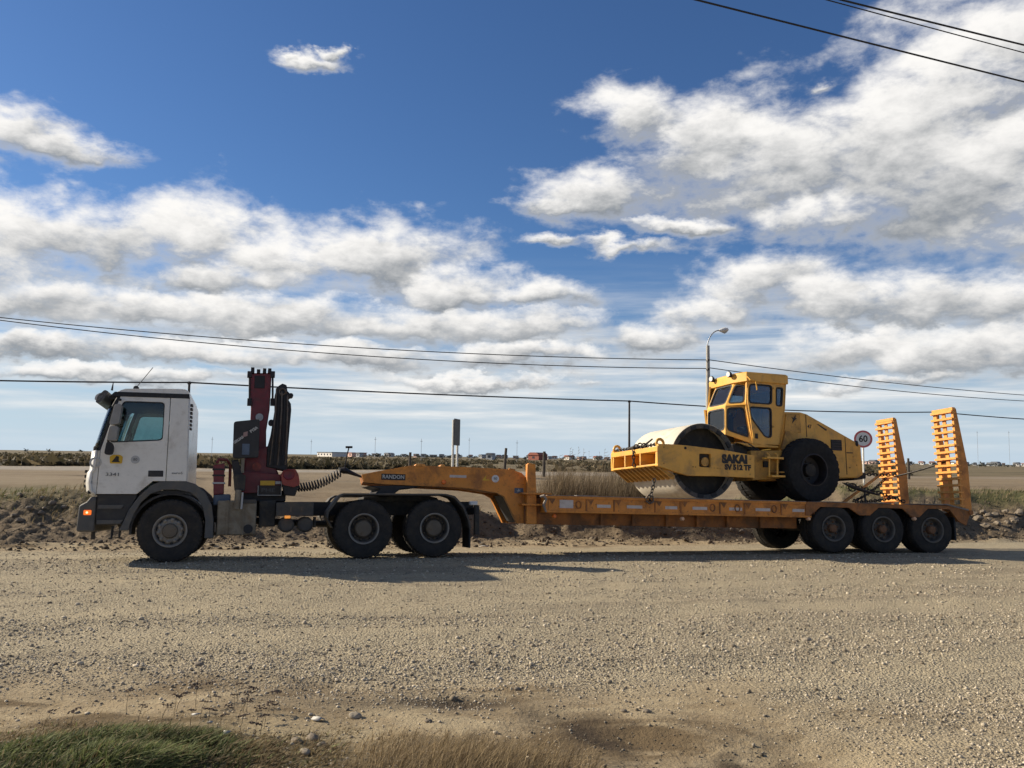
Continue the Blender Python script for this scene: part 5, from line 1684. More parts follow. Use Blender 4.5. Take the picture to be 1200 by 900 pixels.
    for k in range(4):
        z = q1[1] + (q0[1] - q1[1]) * (k + 0.5) / 4
        MB().box(q0[0] + 0.01, q1[0] - 0.01, 0.398, 0.42, z - 0.012, z + 0.012).build('grille_bar', 'dark_plastic', go)
    x, z = RO.at(948.5, 500, 0.42)
    text('47', 0.12, 'letter_dark', ho, (x, 0.417, z), bold=0.003)
    x, z = RO.at(930.5, 492, 0.42)
    MB().prism([(-0.09, -0.10), (-0.02, -0.03), (0.06, 0.03), (0.02, 0.04), (0.03, 0.12), (-0.04, 0.04), (-0.10, 0.06), (-0.05, 0.0)], -0.004, 0.003).build('bird_emblem', 'letter_dark', ho, loc=(x, 0.39, z))
    q0, q1 = RO.at(957, 497, 0.42), RO.at(969, 504, 0.42)
    MB().prism([(q0[0], q0[1]), (q0[0] + 0.05, q0[1] - 0.0), (q1[0], q1[1] + 0.01), (q1[0] - 0.03, q1[1] - 0.02)], 0.414, 0.43).build('hood_slot', 'letter_dark', ho)
    q0 = RO.at(992, 530.5, 0.42)
    MB().box(q0[0], q0[0] + 0.19, 0.414, 0.43, q0[1] - 0.012, q0[1] + 0.012).build('hood_seam', 'letter_dark', ho)
    q = RO.at(1003, 520, 0.42)
    MB().lathe([(0.0, -0.03), (0.075, -0.02), (0.085, 0.03), (0.04, 0.12), (0, 0.13)], 16).build('rear_lamp', 'black', ho, loc=(q[0] + 0.06, 0.46, q[1])).rotation_euler = (0, 0, rad(60))
    MB().prism(RO.pts(0.5, (1000, 552), (1015, 554), (1015, 561), (1000, 563)), 0.5, W - 0.5).build('rear_hitch', 'drum_in', T, 0.02)
    # hydraulic hoses at the joint, hood seams, hinges
    for k in range(4):
        a_, b_ = RO.p3(862 + 3 * k, 519 + k, 0.45), RO.p3(893 + 2 * k, 530 + 3 * k, 0.42)
        m_ = a_.lerp(b_, 0.5) + Vector((0, -0.05, 0.06 - 0.05 * k))
        MB().tube([a_, a_.lerp(m_, 0.6) + Vector((0, 0, 0.04)), m_, m_.lerp(b_, 0.6), b_], 0.018, 7).build('hydraulic_hose', 'black', T)
    for (xa, ya, xb, yb) in ((944, 486, 944, 512), (990, 512, 990, 556)):
        q0, q1 = RO.at(xa, ya, 0.42), RO.at(xb, yb, 0.42)
        MB().box(q0[0] - 0.006, q0[0] + 0.006, 0.412, 0.43, q1[1], q0[1]).build('hood_joint', 'letter_dark', ho)
    for py_ in (455, 500):
        q = sp(905.5, py_)
        MB().disc_y(0, 0, 0.022, -0.02, 0.02, 8).build('door_hinge', 'yellow_dirty', cab, loc=(q.x, d_side - 0.01, q.z))
    for (px_, py_) in ((1000, 535), (1004, 545), (996, 548), (930, 488), (934, 503), (778, 524), (778, 543), (879, 538), (879, 556)):
        dd_ = 0.415 if px_ > 900 else -0.003
        q = RO.at(px_, py_, dd_)
        MB().disc_y(q[0], q[1], 0.018, dd_ - 0.008, dd_ + 0.01, 8).build('bolt_head', 'yellow_dirty', T)
    # boarding steps
    lad = MB()
    for px_ in (901.5, 911):
        a_, b_ = RO.p3(px_, 531, 0.14), RO.p3(px_, 559, 0.14)
        lad.tube([a_ + Vector((-0.02, 0.06, 0.0)), a_ + Vector((0, 0, -0.04)), b_], 0.022, 8)
    lo_ = lad.build('boarding_ladder', 'yellow', T)
    for py_, xa, xb in ((536.5, 896, 915.5), (558, 902, 917.5)):
        q0, q1 = RO.at(xa, py_, 0.14), RO.at(xb, py_, 0.14)
        MB().box(q0[0], q1[0], 0.05, 0.25, q0[1] - 0.022, q0[1] + 0.022).build('step', 'yellow', lo_, 0.006)
    for (x, z) in ((RO.at(903, 533, .3)[0], RO.at(903, 545, .3)[1]),):
        for k in (0.12, -0.18):
            MB().box(x - 0.02, x + 0.25, 0.15, 0.36, z + k, z + k + 0.03).build('ladder_bracket', 'yellow_dirty', lo_)
    return T, dict(fx=fx, zt=zt, zb=zb, W=W)


roller, RI = build_roller()


# ------------------------------------------------------------------ tie-down chains
def chain_links(pts, name, label, group='tie-down chains on the trailer', link=0.105, r=0.013, m='chain'):
    pts = [Vector(p) for p in pts]
    seg = [(pts[i + 1] - pts[i]).length for i in range(len(pts) - 1)]
    L = sum(seg)
    n = max(2, int(L / (link * 0.72)))
    b = MB()
    for k in range(n):
        t = (k + 0.5) / n * L
        i = 0
        while i < len(seg) - 1 and t > seg[i]:
            t -= seg[i]
            i += 1
        dr = (pts[i + 1] - pts[i]).normalized()
        c = pts[i] + dr * t
        a = dr.cross(Vector((0, 0, 1)))
        if a.length < 0.1:
            a = dr.cross(Vector((1, 0, 0)))
        a.normalize()
        if k % 2:
            a = dr.cross(a)
        ring = [c + dr * (link / 2 * math.cos(w)) + a * (link * 0.30 * math.sin(w)) for w in np.linspace(0, 6.283, 11)[:-1]]
        b.tube(ring, r, 5, True)
    o = b.build(name, m)
    tag(o, label, 'chain', group)
    return o


def roW(px_, py_, d):
    q = RO.p3(px_, py_, d)
    return RO.world(q.x, q.y, q.z)


def trW(px_, py_, d):
    q = TR.p3(px_, py_, d)
    return TR.world(q.x, q.y, q.z)


def sagged(a, b, s, n=10):
    return [a.lerp(b, t) - Vector((0, 0, s * 4 * t * (1 - t))) for t in np.linspace(0, 1, n)]


fx, zt_, W_ = RI['fx'], RI['zt'], RI['W']
a = RO.world(fx + 0.05, 0.12, zt_ + 0.03)
b_ = RO.world(fx + 0.05, W_ - 0.12, zt_ + 0.03)
chain_links(sagged(a, b_, 0.02, 6), 'tie_down_chain', 'taut chain strung between lifting eyes over the roller front bar')
a = RO.world(fx - 0.02, 1.05, zt_ + 0.0)
chain_links([a, RO.world(fx - 0.05, 1.02, zt_ - 0.12), RO.world(fx - 0.05, 1.0, zt_ - 0.42)], 'tie_down_chain', 'short dark chain hanging over front bar of the yellow roller')
bd = MB()
p0, p1 = RO.world(fx + 0.02, 0.75, zt_ + 0.0), RO.world(fx + 0.10, 0.42, zt_ + 0.16)
bd.tube([RO.world(fx, 1.3, zt_ + 0.01), RO.world(fx + 0.0, 0.95, zt_ + 0.03), p0, p1], [0.03, 0.05, 0.03, 0.018], 8)
for k in range(3):
    c = RO.world(fx + 0.0, 0.62 + 0.18 * k, zt_ + 0.02 + 0.02 * (k % 2))
    bd.tube([c + Vector((0.055 * math.cos(t), 0.02 * math.sin(2 * t), 0.055 * math.sin(t))) for t in np.linspace(0, 6.283, 13)[:-1]], 0.016, 6, True)
tag(bd.build('chain_binder', 'chain'), 'dark lever chain binder lying on top of the roller front bar', 'chain binder')
chain_links([roW(767, 561, 0.12), trW(765, 572, 0.05), trW(762, 583, 0.02), trW(761, 590, -0.03)], 'tie_down_chain', 'chain running down the dusty drum front to the deck edge')
hk = MB().tube([trW(757, 585, -0.02), trW(760, 580, -0.03), trW(765, 582, -0.03), trW(766, 588, -0.03), trW(761, 590, -0.03), trW(757, 587, -0.03)], 0.022, 7)
tag(hk.build('chain_hook', 'steel'), 'rusty chain hook caught on the orange deck edge below drum', 'hook')
chain_links(sagged(roW(1013, 556, 0.9), trW(1054, 557, 1.6), 0.0, 4), 'tie_down_chain', 'chain from roller rear hitch to the far loading ramp')
tube_strap = MB().tube(sagged(trW(1050, 558, 1.6), trW(1119, 537, 0.35), 0.03, 8), 0.022, 7)
tag(tube_strap.build('tie_down_strap', 'chain'), 'black strap stretched from far ramp up to near ramp', 'strap')
chain_links(sagged(roW(988, 566, 0.5), trW(1060, 588, 1.0), -0.03, 8), 'tie_down_chain', 'chain slanting from roller tyre down to the deck before the ramps')
chain_links(sagged(trW(1038, 560, 1.3), trW(1000, 587, 0.7), 0.08, 8), 'tie_down_chain', 'slack chain drooping to the deck behind the roller tyre')
chain_links(sagged(trW(1000, 588, 0.5), trW(1048, 583, 0.9), 0.03, 8), 'tie_down_chain', 'chain lying low along the deck between roller and ramps')
bd = MB().tube([trW(990, 567, 0.5), trW(1000, 571, 0.5), trW(1012, 575, 0.55), trW(1030, 580, 0.6)], [0.02, 0.045, 0.035, 0.02], 8).tube([trW(1013, 575, 0.55), trW(1014.5, 590, 0.5)], 0.022, 7)
ring = trW(999, 571, 0.5)
bd.tube([ring + Vector((0.09 * math.cos(t), 0.0, 0.09 * math.sin(t))) for t in np.linspace(0, 6.283, 17)[:-1]], 0.016, 6, True)
tag(bd.build('chain_binder', 'chain'), 'dark chain binder with ring standing on deck behind roller tyre', 'chain binder')
st = MB().tube([trW(988, 589, 1.6), trW(1036, 553, 2.0)], 0.035, 8)
tag(st.build('ramp_strut', 'orange_bright'), 'bright orange strut leaning from the deck to the far ramp', 'strut')
# boards lying on the front of the deck
for (xa, xb, d, ya) in ((655, 708, 1.1, 1.5), (676, 700, 0.5, 0.8)):
    p, q = TR.at(xa, 580, d), TR.at(xb, 580, d)
    o = MB().box(p[0], q[0], d, d + 0.22, 1.093, 1.13).build('loose_board', 'edge', None, 0.004)
    o.location = TR.o
    o.rotation_euler = TR.rot
    tag(o, 'thin grey board lying loose on the front end of the deck', 'board', 'loose boards on the trailer deck')


# ------------------------------------------------------------------ roadside things
def on_ground(x, y):
    return Vector((x, y, ground_z(x, y)))


def street_lamp():
    top = at_depth(829.5, 405, 41.0)
    base = on_ground(top.x, top.y)
    T = empty('street_lamp', base)
    tag(T, 'tall concrete street lamp with curved arm behind the roller cab', 'street lamp')
    h = top.z - base.z
    MB().tube([(0, 0, -0.2), (0, 0, h * 0.5), (0, 0, h)], [0.16, 0.12, 0.085], 14).build('pole', 'concrete', T)
    pts = [(-0.02, 0, h - 0.35), (-0.02, 0, h)]
    for t in np.linspace(0, 1, 9)[1:]:
        pts.append((-0.02 + 0.62 * t ** 1.6, 0, h + 0.78 * math.sin(t * math.pi / 2)))
    MB().tube(pts, 0.028, 8).build('arm', 'galv', T)
    e = Vector(pts[-1])
    hd = MB().tube([e + Vector((-0.04, 0, 0.0)), e + Vector((0.04, 0, 0.0)), e + Vector((0.22, 0, 0.03)), e + Vector((0.38, 0, 0.04)), e + Vector((0.44, 0, 0.03))], [0.05, 0.085, 0.125, 0.10, 0.03], 14)
    ho = hd.build('lamp_head', 'sticker_white', T)
    MB().tube([e + Vector((0.10, 0, -0.06)), e + Vector((0.24, 0, -0.10)), e + Vector((0.36, 0, -0.05))], [0.05, 0.07, 0.04], 12).build('lamp_bowl', 'sticker_grey', ho)
    for k in range(2):
        MB().disc_y(0, h - 0.75 - 0.45 * k, 0.055, -0.16, 0.16, 10).build('insulator', 'wood_pole', T)
    return base, h


lamp_base, lamp_h = street_lamp()


def utility_pole(x, y, ztop, label, r=0.075, m='wood_pole'):
    b = on_ground(x, y)
    T = empty('utility_pole', b)
    tag(T, label, 'pole', 'wooden cable poles along the far road')
    h = ztop - b.z
    MB().tube([(0, 0, -0.3), (0, 0, h)], [r * 1.25, r * 0.85], 10).build('pole', m, T)
    MB().box(-0.10, 0.10, -0.02, 0.02, h - 0.16, h - 0.10).tube([(0.0, -0.05, h - 0.12), (0.0, -0.05, h - 0.02)], 0.03, 8).build('insulator_bracket', m, T)
    return Vector((x, y, h + b.z - 0.06))


tops = []
for (px_, py_, yy, lab) in ((222, 447, 47.0, 'slim wooden cable pole rising just behind the white truck cab'), (737.5, 469, 59.0, 'slim wooden cable pole standing behind the roller drum'), (1099.5, 482, 70.0, 'slim wooden cable pole standing behind the near upright ramp')):
    p = at_depth(px_, py_, yy)
    tops.append(utility_pole(p.x, p.y, p.z, lab))
st = tops[1] - tops[0]
tops = [utility_pole(tops[0].x - 33, tops[0].y - 3.0, tops[0].z + 0.4, 'slim wooden cable pole on the open ground ahead of the truck')] + tops
tops.append(utility_pole(tops[-1].x + 27, tops[-1].y + 9, tops[-1].z - 0.15, 'slim wooden cable pole far beyond the rear of the trailer'))


def cable(a, b, sag, r, label, group='overhead wires'):
    n = 26
    o = MB().tube(sagged(a, b, sag, n), r, 5).build('overhead_wire', 'cable')
    tag(o, label, 'wire', group)
    return o


spans = ['thick black cable sagging ahead of the white truck cab', 'thick black cable sagging from the truck cab to the roller drum', 'thick black cable passing behind the roller cab and ramps', 'thick black cable leading off beyond the upright ramps']
for i in range(4):
    cable(tops[i], tops[i + 1], 0.28 if i != 1 else 0.10, 0.045, spans[i], 'black cable spans along the far road')
# lamp wires
la = lamp_base + Vector((-0.1, 0, lamp_h - 0.72))
lb = lamp_base + Vector((0.1, 0, lamp_h - 0.72))
la2 = lamp_base + Vector((-0.1, 0, lamp_h - 1.15))


def end_pole(px_, py_, yy, label):
    p = at_depth(px_, py_, yy)
    b = on_ground(p.x, p.y)
    T = empty('concrete_pole', b)
    tag(T, label, 'pole', 'concrete poles carrying the thin wires')
    h = p.z - b.z + 0.3
    MB().tube([(0, 0, -0.3), (0, 0, h)], [0.16, 0.10], 12).build('pole', 'concrete', T)
    MB().box(-0.35, 0.35, -0.05, 0.05, h - 0.42, h - 0.34).build('crossarm', 'concrete', T)
    return p


pl_ = end_pole(-90, 362, 37.0, 'concrete pole holding thin wires ahead of the truck')
pr_ = end_pole(1330, 470, 62.0, 'concrete pole holding thin wires beyond the trailer')
cable(la, pl_, 0.50, 0.022, 'upper thin wire from the street lamp towards the truck front')
cable(la2, pl_ - Vector((0, 0, 0.05)), 0.62, 0.022, 'lower thin wire from the street lamp towards the truck front')
cable(lb, pr_, 0.35, 0.022, 'upper thin wire from the street lamp out over the ramps')
cable(lb - Vector((0, 0, 0.4)), pr_ - Vector((0, 0, 0.25)), 0.45, 0.022, 'lower thin wire from the street lamp out over the ramps')
# wires crossing high over the lot
for i, (x0, y0, x1, y1, zz, r) in enumerate(((835, 0, 1200, 92, 7.4, 0.012), (985, 0, 1200, 58, 7.9, 0.008), (1003, 0, 1200, 49, 8.0, 0.013))):
    a, b_ = on_plane_z(x0, y0, zz), on_plane_z(x1, y1, zz)
    dv = b_ - a
    cable(a - dv * 2.2, b_ + dv * 2.2, 0.05, r, ['lowest of three dark wires crossing high over the lot', 'thin middle wire of three crossing high over the lot', 'topmost of three dark wires crossing high over the lot'][i])


def sign60():
    c = at_depth(1011.5, 514.5, 33.0)
    base = on_ground(c.x, c.y)
    T = empty('speed_limit_sign', base, (0, 0, rad(-14)))
    tag(T, 'round red-rimmed 60 speed limit sign behind the roller', 'road sign')
    h = c.z - base.z
    rr = 0.345
    MB().tube([(0, 0.05, -0.3), (0, 0.05, h + 0.05)], 0.035, 10).build('post', 'post_white', T)
    d = MB().disc_y(0, h, rr, 0.0, 0.015, 40).build('sign_plate', 'sign_white', T)
    MB().lathe([(rr, -0.004), (rr - 0.075, -0.004), (rr - 0.075, 0.004), (rr, 0.004)], 40, 0, h, True).build('red_rim', 'sign_red', d)
    text('60', 0.36, 'letter_dark', d, (0, -0.004, h), bold=0.008, name='digits', sx=0.92)


sign60()


def edge_sign():
    a = at_depth(534, 491, 41.0)
    base = on_ground(a.x, a.y)
    T = empty('roadside_sign_board', base, (0, 0, rad(79)))
    tag(T, 'dark narrow sign board seen edge-on, on two pale posts behind gooseneck', 'road sign')
    h = a.z - base.z
    hb = h - at_depth(534, 522, 41.0).z + base.z
    for k in (-0.42, 0.42):
        MB().tube([(k, 0, -0.3), (k, 0, h - 0.05)], 0.06, 8).build('post', 'post_white', T)
    MB().box(-0.54, 0.54, -0.10, -0.065, h - hb, h).build('board', 'sign_back', T, 0.004)
    MB().box(-0.52, 0.52, -0.065, -0.058, h - hb + 0.03, h - hb + 0.07).build('board_rail', 'galv', T)


edge_sign()

# fence posts and thin masts on the plain
for (px_, yb, yt, dep, lab) in ((480.5, 549, 530, 45, 'stubby dark wooden post behind the gooseneck top'), (591, 549, 525, 46, 'leaning dark wooden post behind the gooseneck corner'), (637.5, 549, 529, 44, 'weathered post at the edge of the dry reeds'),
                                (1064.5, 553, 537, 52, 'short dark post between the two upright ramps'), (1099, 553, 537, 60, 'short post behind the near ramp')):
    t = at_depth(px_, yt, dep)
    b = on_ground(t.x, t.y)
    lean = 0.10 if px_ == 591 else random.uniform(-0.02, 0.02)
    o = MB().tube([(0, 0, -0.2), (lean * 0.5, 0, (t.z - b.z) / 2), (lean, 0, t.z - b.z)], [0.09, 0.08, 0.07], 8).build('fence_post', 'post', None, loc=b)
    tag(o, lab, 'post', 'old posts on the plain')
for i, (px_, yt, dep) in enumerate(((440, 512, 160), (494, 514, 150), (550, 513, 170), (606, 516, 150), (249, 512, 170), (365, 515, 190), (1145, 505, 230), (1182, 505, 240))):
    t = at_depth(px_, yt, dep)
    b = on_ground(t.x, t.y)
    T = empty('distant_pole', b)
    tag(T, 'faint slim pole standing far off on the plain', 'pole', 'faint far poles on the plain')
    MB().tube([(0, 0, -0.3), (0, 0, t.z - b.z)], 0.035, 6).build('pole', 'galv', T)
    MB().box(-0.22, 0.22, -0.03, 0.03, t.z - b.z - 0.5, t.z - b.z - 0.44).build('crossarm', 'galv', T)


# ------------------------------------------------------------------ far buildings
def house(px_, w_px, h_px, dep, wall, roof, label, gable=True, nwin=3, group='far houses along the horizon', name='far_house', rot=None):
    p = at_depth(px_, 540, dep)
    b = on_ground(p.x, p.y)
    T = empty(name, b, (0, 0, rad(rot if rot is not None else random.uniform(-55, 5))))
    tag(T, label, 'building', group)
    w = w_px * dep / FPX
    h = max(2.0, h_px * 0.8 * dep / FPX)
    dpt = min(w, 9.0)
    wo = MB().box(-w / 2, w / 2, 0, dpt, -0.5, h).build('wall', wall, T)
    if gable:
        rh = min(1.8, w * 0.2)
        MB().prism([(-w / 2 - 0.3, h), (w / 2 + 0.3, h), (w * 0.3, h + rh), (-w * 0.3, h + rh)], -0.3, dpt + 0.3).build('roof', roof, T)
    else:
        MB().box(-w / 2 - 0.25, w / 2 + 0.25, -0.25, dpt + 0.25, h, h + 0.35).build('roof', roof, T)
    for k in range(nwin):
        x = -w / 2 + w * (k + 0.5) / nwin
        MB().box(x - 0.6, x + 0.6, -0.03, 0.02, h * 0.35, h * 0.75).build('window', 'window_dark', wo)
    return T


house(380, 34, 4.6, 420, 'wall_white', 'roof_grey', 'long pale low building left of the coiled hose on horizon', False, 5, rot=-48)
house(404, 30, 5.2, 440, 'wall_pink', 'roof_red', 'pinkish low building with red roof beside long pale building', False, 4, rot=-48)
house(419, 6, 5.4, 430, 'wall_grey', 'roof_grey', 'small grey shed at the end of the pink low building', False, 1)
house(625, 16, 3.5, 330, 'roof_red', 'roof_red', 'dark red barn on the horizon left of the reeds', True, 1)
house(573, 8, 6, 300, 'wall_grey', 'roof_grey', 'dark grey hut on the horizon above the gooseneck', True, 1)
rr_ = random.Random(5)
LOOK = {'wall_white': 'white', 'wall_grey': 'grey', 'wall_pink': 'pinkish', 'roof_grey': 'grey', 'roof_red': 'red'}


def look(c, gb):
    return 'tiny %s house with %s %s roof' % (LOOK[c[0]], LOOK[c[1]], 'hipped' if gb else 'flat')


cols = [('wall_white', 'roof_grey'), ('wall_grey', 'roof_grey'), ('wall_white', 'roof_red'), ('wall_pink', 'roof_grey')]
for i in range(26):
    x = 438 + i * 11.2 + rr_.uniform(-4, 4)
    c = cols[rr_.randrange(4)]
    house(x, rr_.uniform(4, 9), rr_.uniform(2.2, 4.0), rr_.uniform(560, 720), c[0], c[1], look(c, i % 3 > 0) + ' in the row above the gooseneck', i % 3 > 0, 2, 'far house row above the gooseneck')
for i in range(22):
    x = 1016 + i * 8.9 + rr_.uniform(-7, 7)
    c = cols[rr_.randrange(4)]
    house(x, rr_.choice((3, 4, 6, 9)), rr_.uniform(2.0, 4.2), rr_.uniform(560, 820), c[0], c[1], look(c, i % 3 > 0) + ' in the row seen around the ramps', i % 3 > 0, 2, 'far house row around the ramps')


# ------------------------------------------------------------------ scattered geometry, joined
def mesh_np(name, co, tris, colr, m, smooth=False):
    me = bpy.data.meshes.new(name)
    me.vertices.add(len(co))
    me.vertices.foreach_set('co', np.ascontiguousarray(co, np.float32).ravel())
    me.loops.add(tris.size)
    me.loops.foreach_set('vertex_index', tris.astype(np.int32).ravel())
    me.polygons.add(len(tris))
    me.polygons.foreach_set('loop_start', (np.arange(len(tris)) * 3).astype(np.int32))
    me.update(calc_edges=True)
    if colr is not None:
        at = me.color_attributes.new('col', 'FLOAT_COLOR', 'POINT')
        at.data.foreach_set('color', np.concatenate([colr, np.ones((len(colr), 1))], 1).astype(np.float32).ravel())
    if smooth:
        me.polygons.foreach_set('use_smooth', [True] * len(tris))
    me.materials.append(m)
    o = bpy.data.objects.new(name, me)
    C.objects.link(o)
    return o


g_ = (1 + 5 ** 0.5) / 2
ICO_V = np.array([(-1, g_, 0), (1, g_, 0), (-1, -g_, 0), (1, -g_, 0), (0, -1, g_), (0, 1, g_), (0, -1, -g_), (0, 1, -g_), (g_, 0, -1), (g_, 0, 1), (-g_, 0, -1), (-g_, 0, 1)]) / math.sqrt(1 + g_ * g_)
ICO_F = np.array([(0, 11, 5), (0, 5, 1), (0, 1, 7), (0, 7, 10), (0, 10, 11), (1, 5, 9), (5, 11, 4), (11, 10, 2), (10, 7, 6), (7, 1, 8), (3, 9, 4), (3, 4, 2), (3, 2, 6), (3, 6, 8), (3, 8, 9), (4, 9, 5), (2, 4, 11), (6, 2, 10), (8, 6, 7), (9, 8, 1)])


def stones(name, x, y, size, colr, m, sink=0.3, flat=0.7, jag=0.28):
    n = len(x)
    z = height(x, y)
    v = ICO_V[None] * (1 + RNG.uniform(-jag, jag, (n, 12, 1)))
    sc = size[:, None] * RNG.uniform(0.7, 1.3, (n, 3))
    sc[:, 2] *= flat
    v = v * sc[:, None, :]
    a = RNG.uniform(0, 6.28, n)
    ca, sa = np.cos(a)[:, None], np.sin(a)[:, None]
    vx = v[..., 0] * ca - v[..., 1] * sa
    vy = v[..., 0] * sa + v[..., 1] * ca
    vz = v[..., 2]
    co = np.stack([vx + x[:, None], vy + y[:, None], vz + (z + sc[:, 2] * (1 - 2 * sink))[:, None]], -1).reshape(-1, 3)
    f = (ICO_F[None] + (np.arange(n) * 12)[:, None, None]).reshape(-1, 3)
    return mesh_np(name, co, f, np.repeat(colr, 12, 0), m)


STONE_MAT = attr_mat('gravel_stone', rough=0.92)


def pebbles():
    n = 190000
    # even over the picture rather than over the ground: more where the lot is near
    t = RNG.uniform(0, 1, n)
    y = 1 / (1 / 4.9 + t * (1 / 19.5 - 1 / 4.9))
    x = RNG.uniform(-0.72, 0.72, n) * y
    s_, q = sq(x, y)
    nz = fbm(x * 0.9, y * 0.9, 4, 101)
    nl2 = fbm(x * 0.25, y * 0.25, 3, 111)
    dens = sstep(y + 0.35 * nz + 0.25 * nl2, 6.8, 8.4)
    dens = np.maximum(dens, 0.9 * sstep(x + 0.6 * nz, 1.5, 3.2))
    bands = 0.13 + 0.87 * sstep(fbm(s_ * 0.12, q * 0.95, 4, 131) + 0.5 * fbm(x * 0.5, y * 0.8, 3, 133), -0.45, 0.55)
    p = np.clip(0.07 + dens * bands, 0, 1) * (q < 20.9)
    k = RNG.uniform(0, 1, n) < p
    x, y = x[k], y[k]
    n = len(x)
    size = 0.0026 + 0.0026 * RNG.gamma(1.35, 1.0, n)
    size = np.clip(size * (0.62 + y * 0.055), 0.0025, 0.032)
    b = RNG.uniform(0, 1, (n, 1))
    col = np.array([[0.155, 0.124, 0.085]]) * (1 - b) + np.array([[0.56, 0.485, 0.365]]) * b
    col *= RNG.uniform(0.8, 1.12, (n, 1))
    hollow_shade = sstep(x, 0.2, 0.7) * (1 - sstep(x, 1.6, 2.3)) * (1 - sstep(y + 0.35 * (x - 1.2), 6.1, 6.7))
    col *= (1 - 0.62 * hollow_shade)[:, None]  # pebble colours darkened to carry the painted shade of the hollow
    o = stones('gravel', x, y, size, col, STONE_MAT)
    tag(o, 'loose pale gravel strewn over the lot', 'gravel', kind='stuff')


pebbles()


def rubble():
    n = 8000
    s_ = RNG.uniform(-24, 24, n)
    q = 20.6 + RNG.gamma(2.0, 0.85, n)
    x, y = s_ * CB - q * SB, s_ * SB + q * CB
    size = 0.010 + 0.013 * RNG.gamma(1.0, 1.0, n)
    size = np.clip(size, 0.008, 0.085)
    b = RNG.uniform(0, 1, (n, 1)) ** 1.6
    col = np.array([[0.055, 0.042, 0.029]]) * (1 - b) + np.array([[0.19, 0.155, 0.11]]) * b
    o = stones('rubble', x, y, size, col, STONE_MAT, 0.3, 0.75, 0.4)
    tag(o, 'brown clods and broken stones over the soil bank', 'rubble', kind='stuff')


rubble()


def big_rocks():
    spots = [(416, 839, 0.055, 'stone', 'rounded pale stone lying on the bare earth by dry grass'), (945, 750, 0.060, 'stone', 'flat pale stone alone on the open gravel'), (233, 779, 0.050, 'stone_dark', 'rounded brown stone on packed earth above green turf'),
             (357, 884, 0.05, 'stone', 'pale stone in the small heap beside the green turf'), (366, 868, 0.06, 'stone_dark', 'brown stone topping the small heap beside green turf'), (348, 872, 0.045, 'stone_dark', 'small brown stone in the heap touching the turf'),
             (377, 876, 0.045, 'stone_dark', 'brown stone at the outer side of the small heap'), (606, 808, 0.035, 'stone_dark', 'small dark stone by the hollow in bare earth'), (731, 833, 0.03, 'stone_dark', 'small dark stone on the rim of the shaded hollow'),
             (758, 834, 0.035, 'stone_dark', 'dark stone on the rim of the shaded hollow beside a smaller one'), (895, 816, 0.022, 'stone', 'little pale stone below the open gravel'), (502, 845, 0.03, 'stone_dark', 'small brown stone lying above the dry grass')]
    for i, (px_, py_, r, m, lab) in enumerate(spots):
        r *= 0.62
        g0 = on_plane_z(px_, py_, 0.0)
        z = ground_z(g0.x, g0.y)
        g0 = on_plane_z(px_, py_, z + r * 0.3)
        rn = np.random.default_rng(50 + i)
        import bmesh
        bm = bmesh.new()
        bmesh.ops.create_icosphere(bm, subdivisions=3, radius=1.0)
        o1, o2 = rn.uniform(0, 50, 2)
        for v in bm.verts:
            p = v.co.copy()
            k = 1 + 0.22 * float(fbm(np.array([p.x * 1.1 + o1 + p.z]), np.array([p.y * 1.1 + o2 - p.z]), 3, i)[0])
            v.co = Vector((p.x * k * 1.35, p.y * k, p.z * k * 0.72)) * r
        me = bpy.data.meshes.new('stone')
        bm.to_mesh(me)
        bm.free()
        me.polygons.foreach_set('use_smooth', [True] * len(me.polygons))
        me.materials.append(M[m])
        o = bpy.data.objects.new('stone', me)
        C.objects.link(o)
        o.location = (g0.x, g0.y, ground_z(g0.x, g0.y) + r * 0.35)
        o.rotation_euler = (0, 0, rn.uniform(-0.6, 0.6))
        tag(o, lab, 'stone')


big_rocks()


def bank_boulders():
    rn = np.random.default_rng(77)
    import bmesh
    for i in range(34):
        if i < 16:
            px_, py_ = rn.uniform(1142, 1200), rn.uniform(598, 624)
        elif i < 26:
            px_, py_ = rn.uniform(5, 95), rn.uniform(575, 625)
        else:
            px_, py_ = rn.uniform(560, 880), rn.uniform(616, 626)
        # walk the ray onto the bank
        d = ray(px_, py_)
        p = None
        for t in np.linspace(16, 34, 400):
            w = Vector((0, 0, CAM_H)) + d * t
            if w.z < ground_z(w.x, w.y):
                p = w
                break
        if p is None:
            continue
        s_, q = sq(p.x, p.y)
        if q < 20.5:
            continue
        r = rn.uniform(0.06, 0.12) * (1.1 if i < 16 else 0.75)
        bm = bmesh.new()
        bmesh.ops.create_icosphere(bm, subdivisions=2, radius=1.0)
        for v in bm.verts:
            k = 1 + rn.uniform(-0.22, 0.2)
            v.co = Vector((v.co.x * k * 1.3, v.co.y * k, v.co.z * k * 0.8)) * r
        me = bpy.data.meshes.new('clod')
        bm.to_mesh(me)
        bm.free()
        me.materials.append(M['stone_dark'])
        o = bpy.data.objects.new('earth_clod', me)
        C.objects.link(o)
        o.location = (p.x, p.y, ground_z(p.x, p.y) + r * 0.3)
        o.rotation_euler = (rn.uniform(-.3, .3), rn.uniform(-.3, .3), rn.uniform(0, 6))
        if i < 16:
            tag(o, 'grey-brown clod heaped on the bank behind the trailer tail', 'clod', 'clods on the bank behind the trailer tail')
        elif i < 26:
            tag(o, 'brown clod on the soil heap ahead of the truck', 'clod', 'clods on the heap ahead of the truck')
        else:
            tag(o, 'brown clod on the bank seen under the trailer deck', 'clod', 'clods on the bank under the trailer view')


bank_boulders()


# ------------------------------------------------------------------ grass
GRASS_MAT = attr_mat('grass_blade', rough=0.75, transl=0.35)


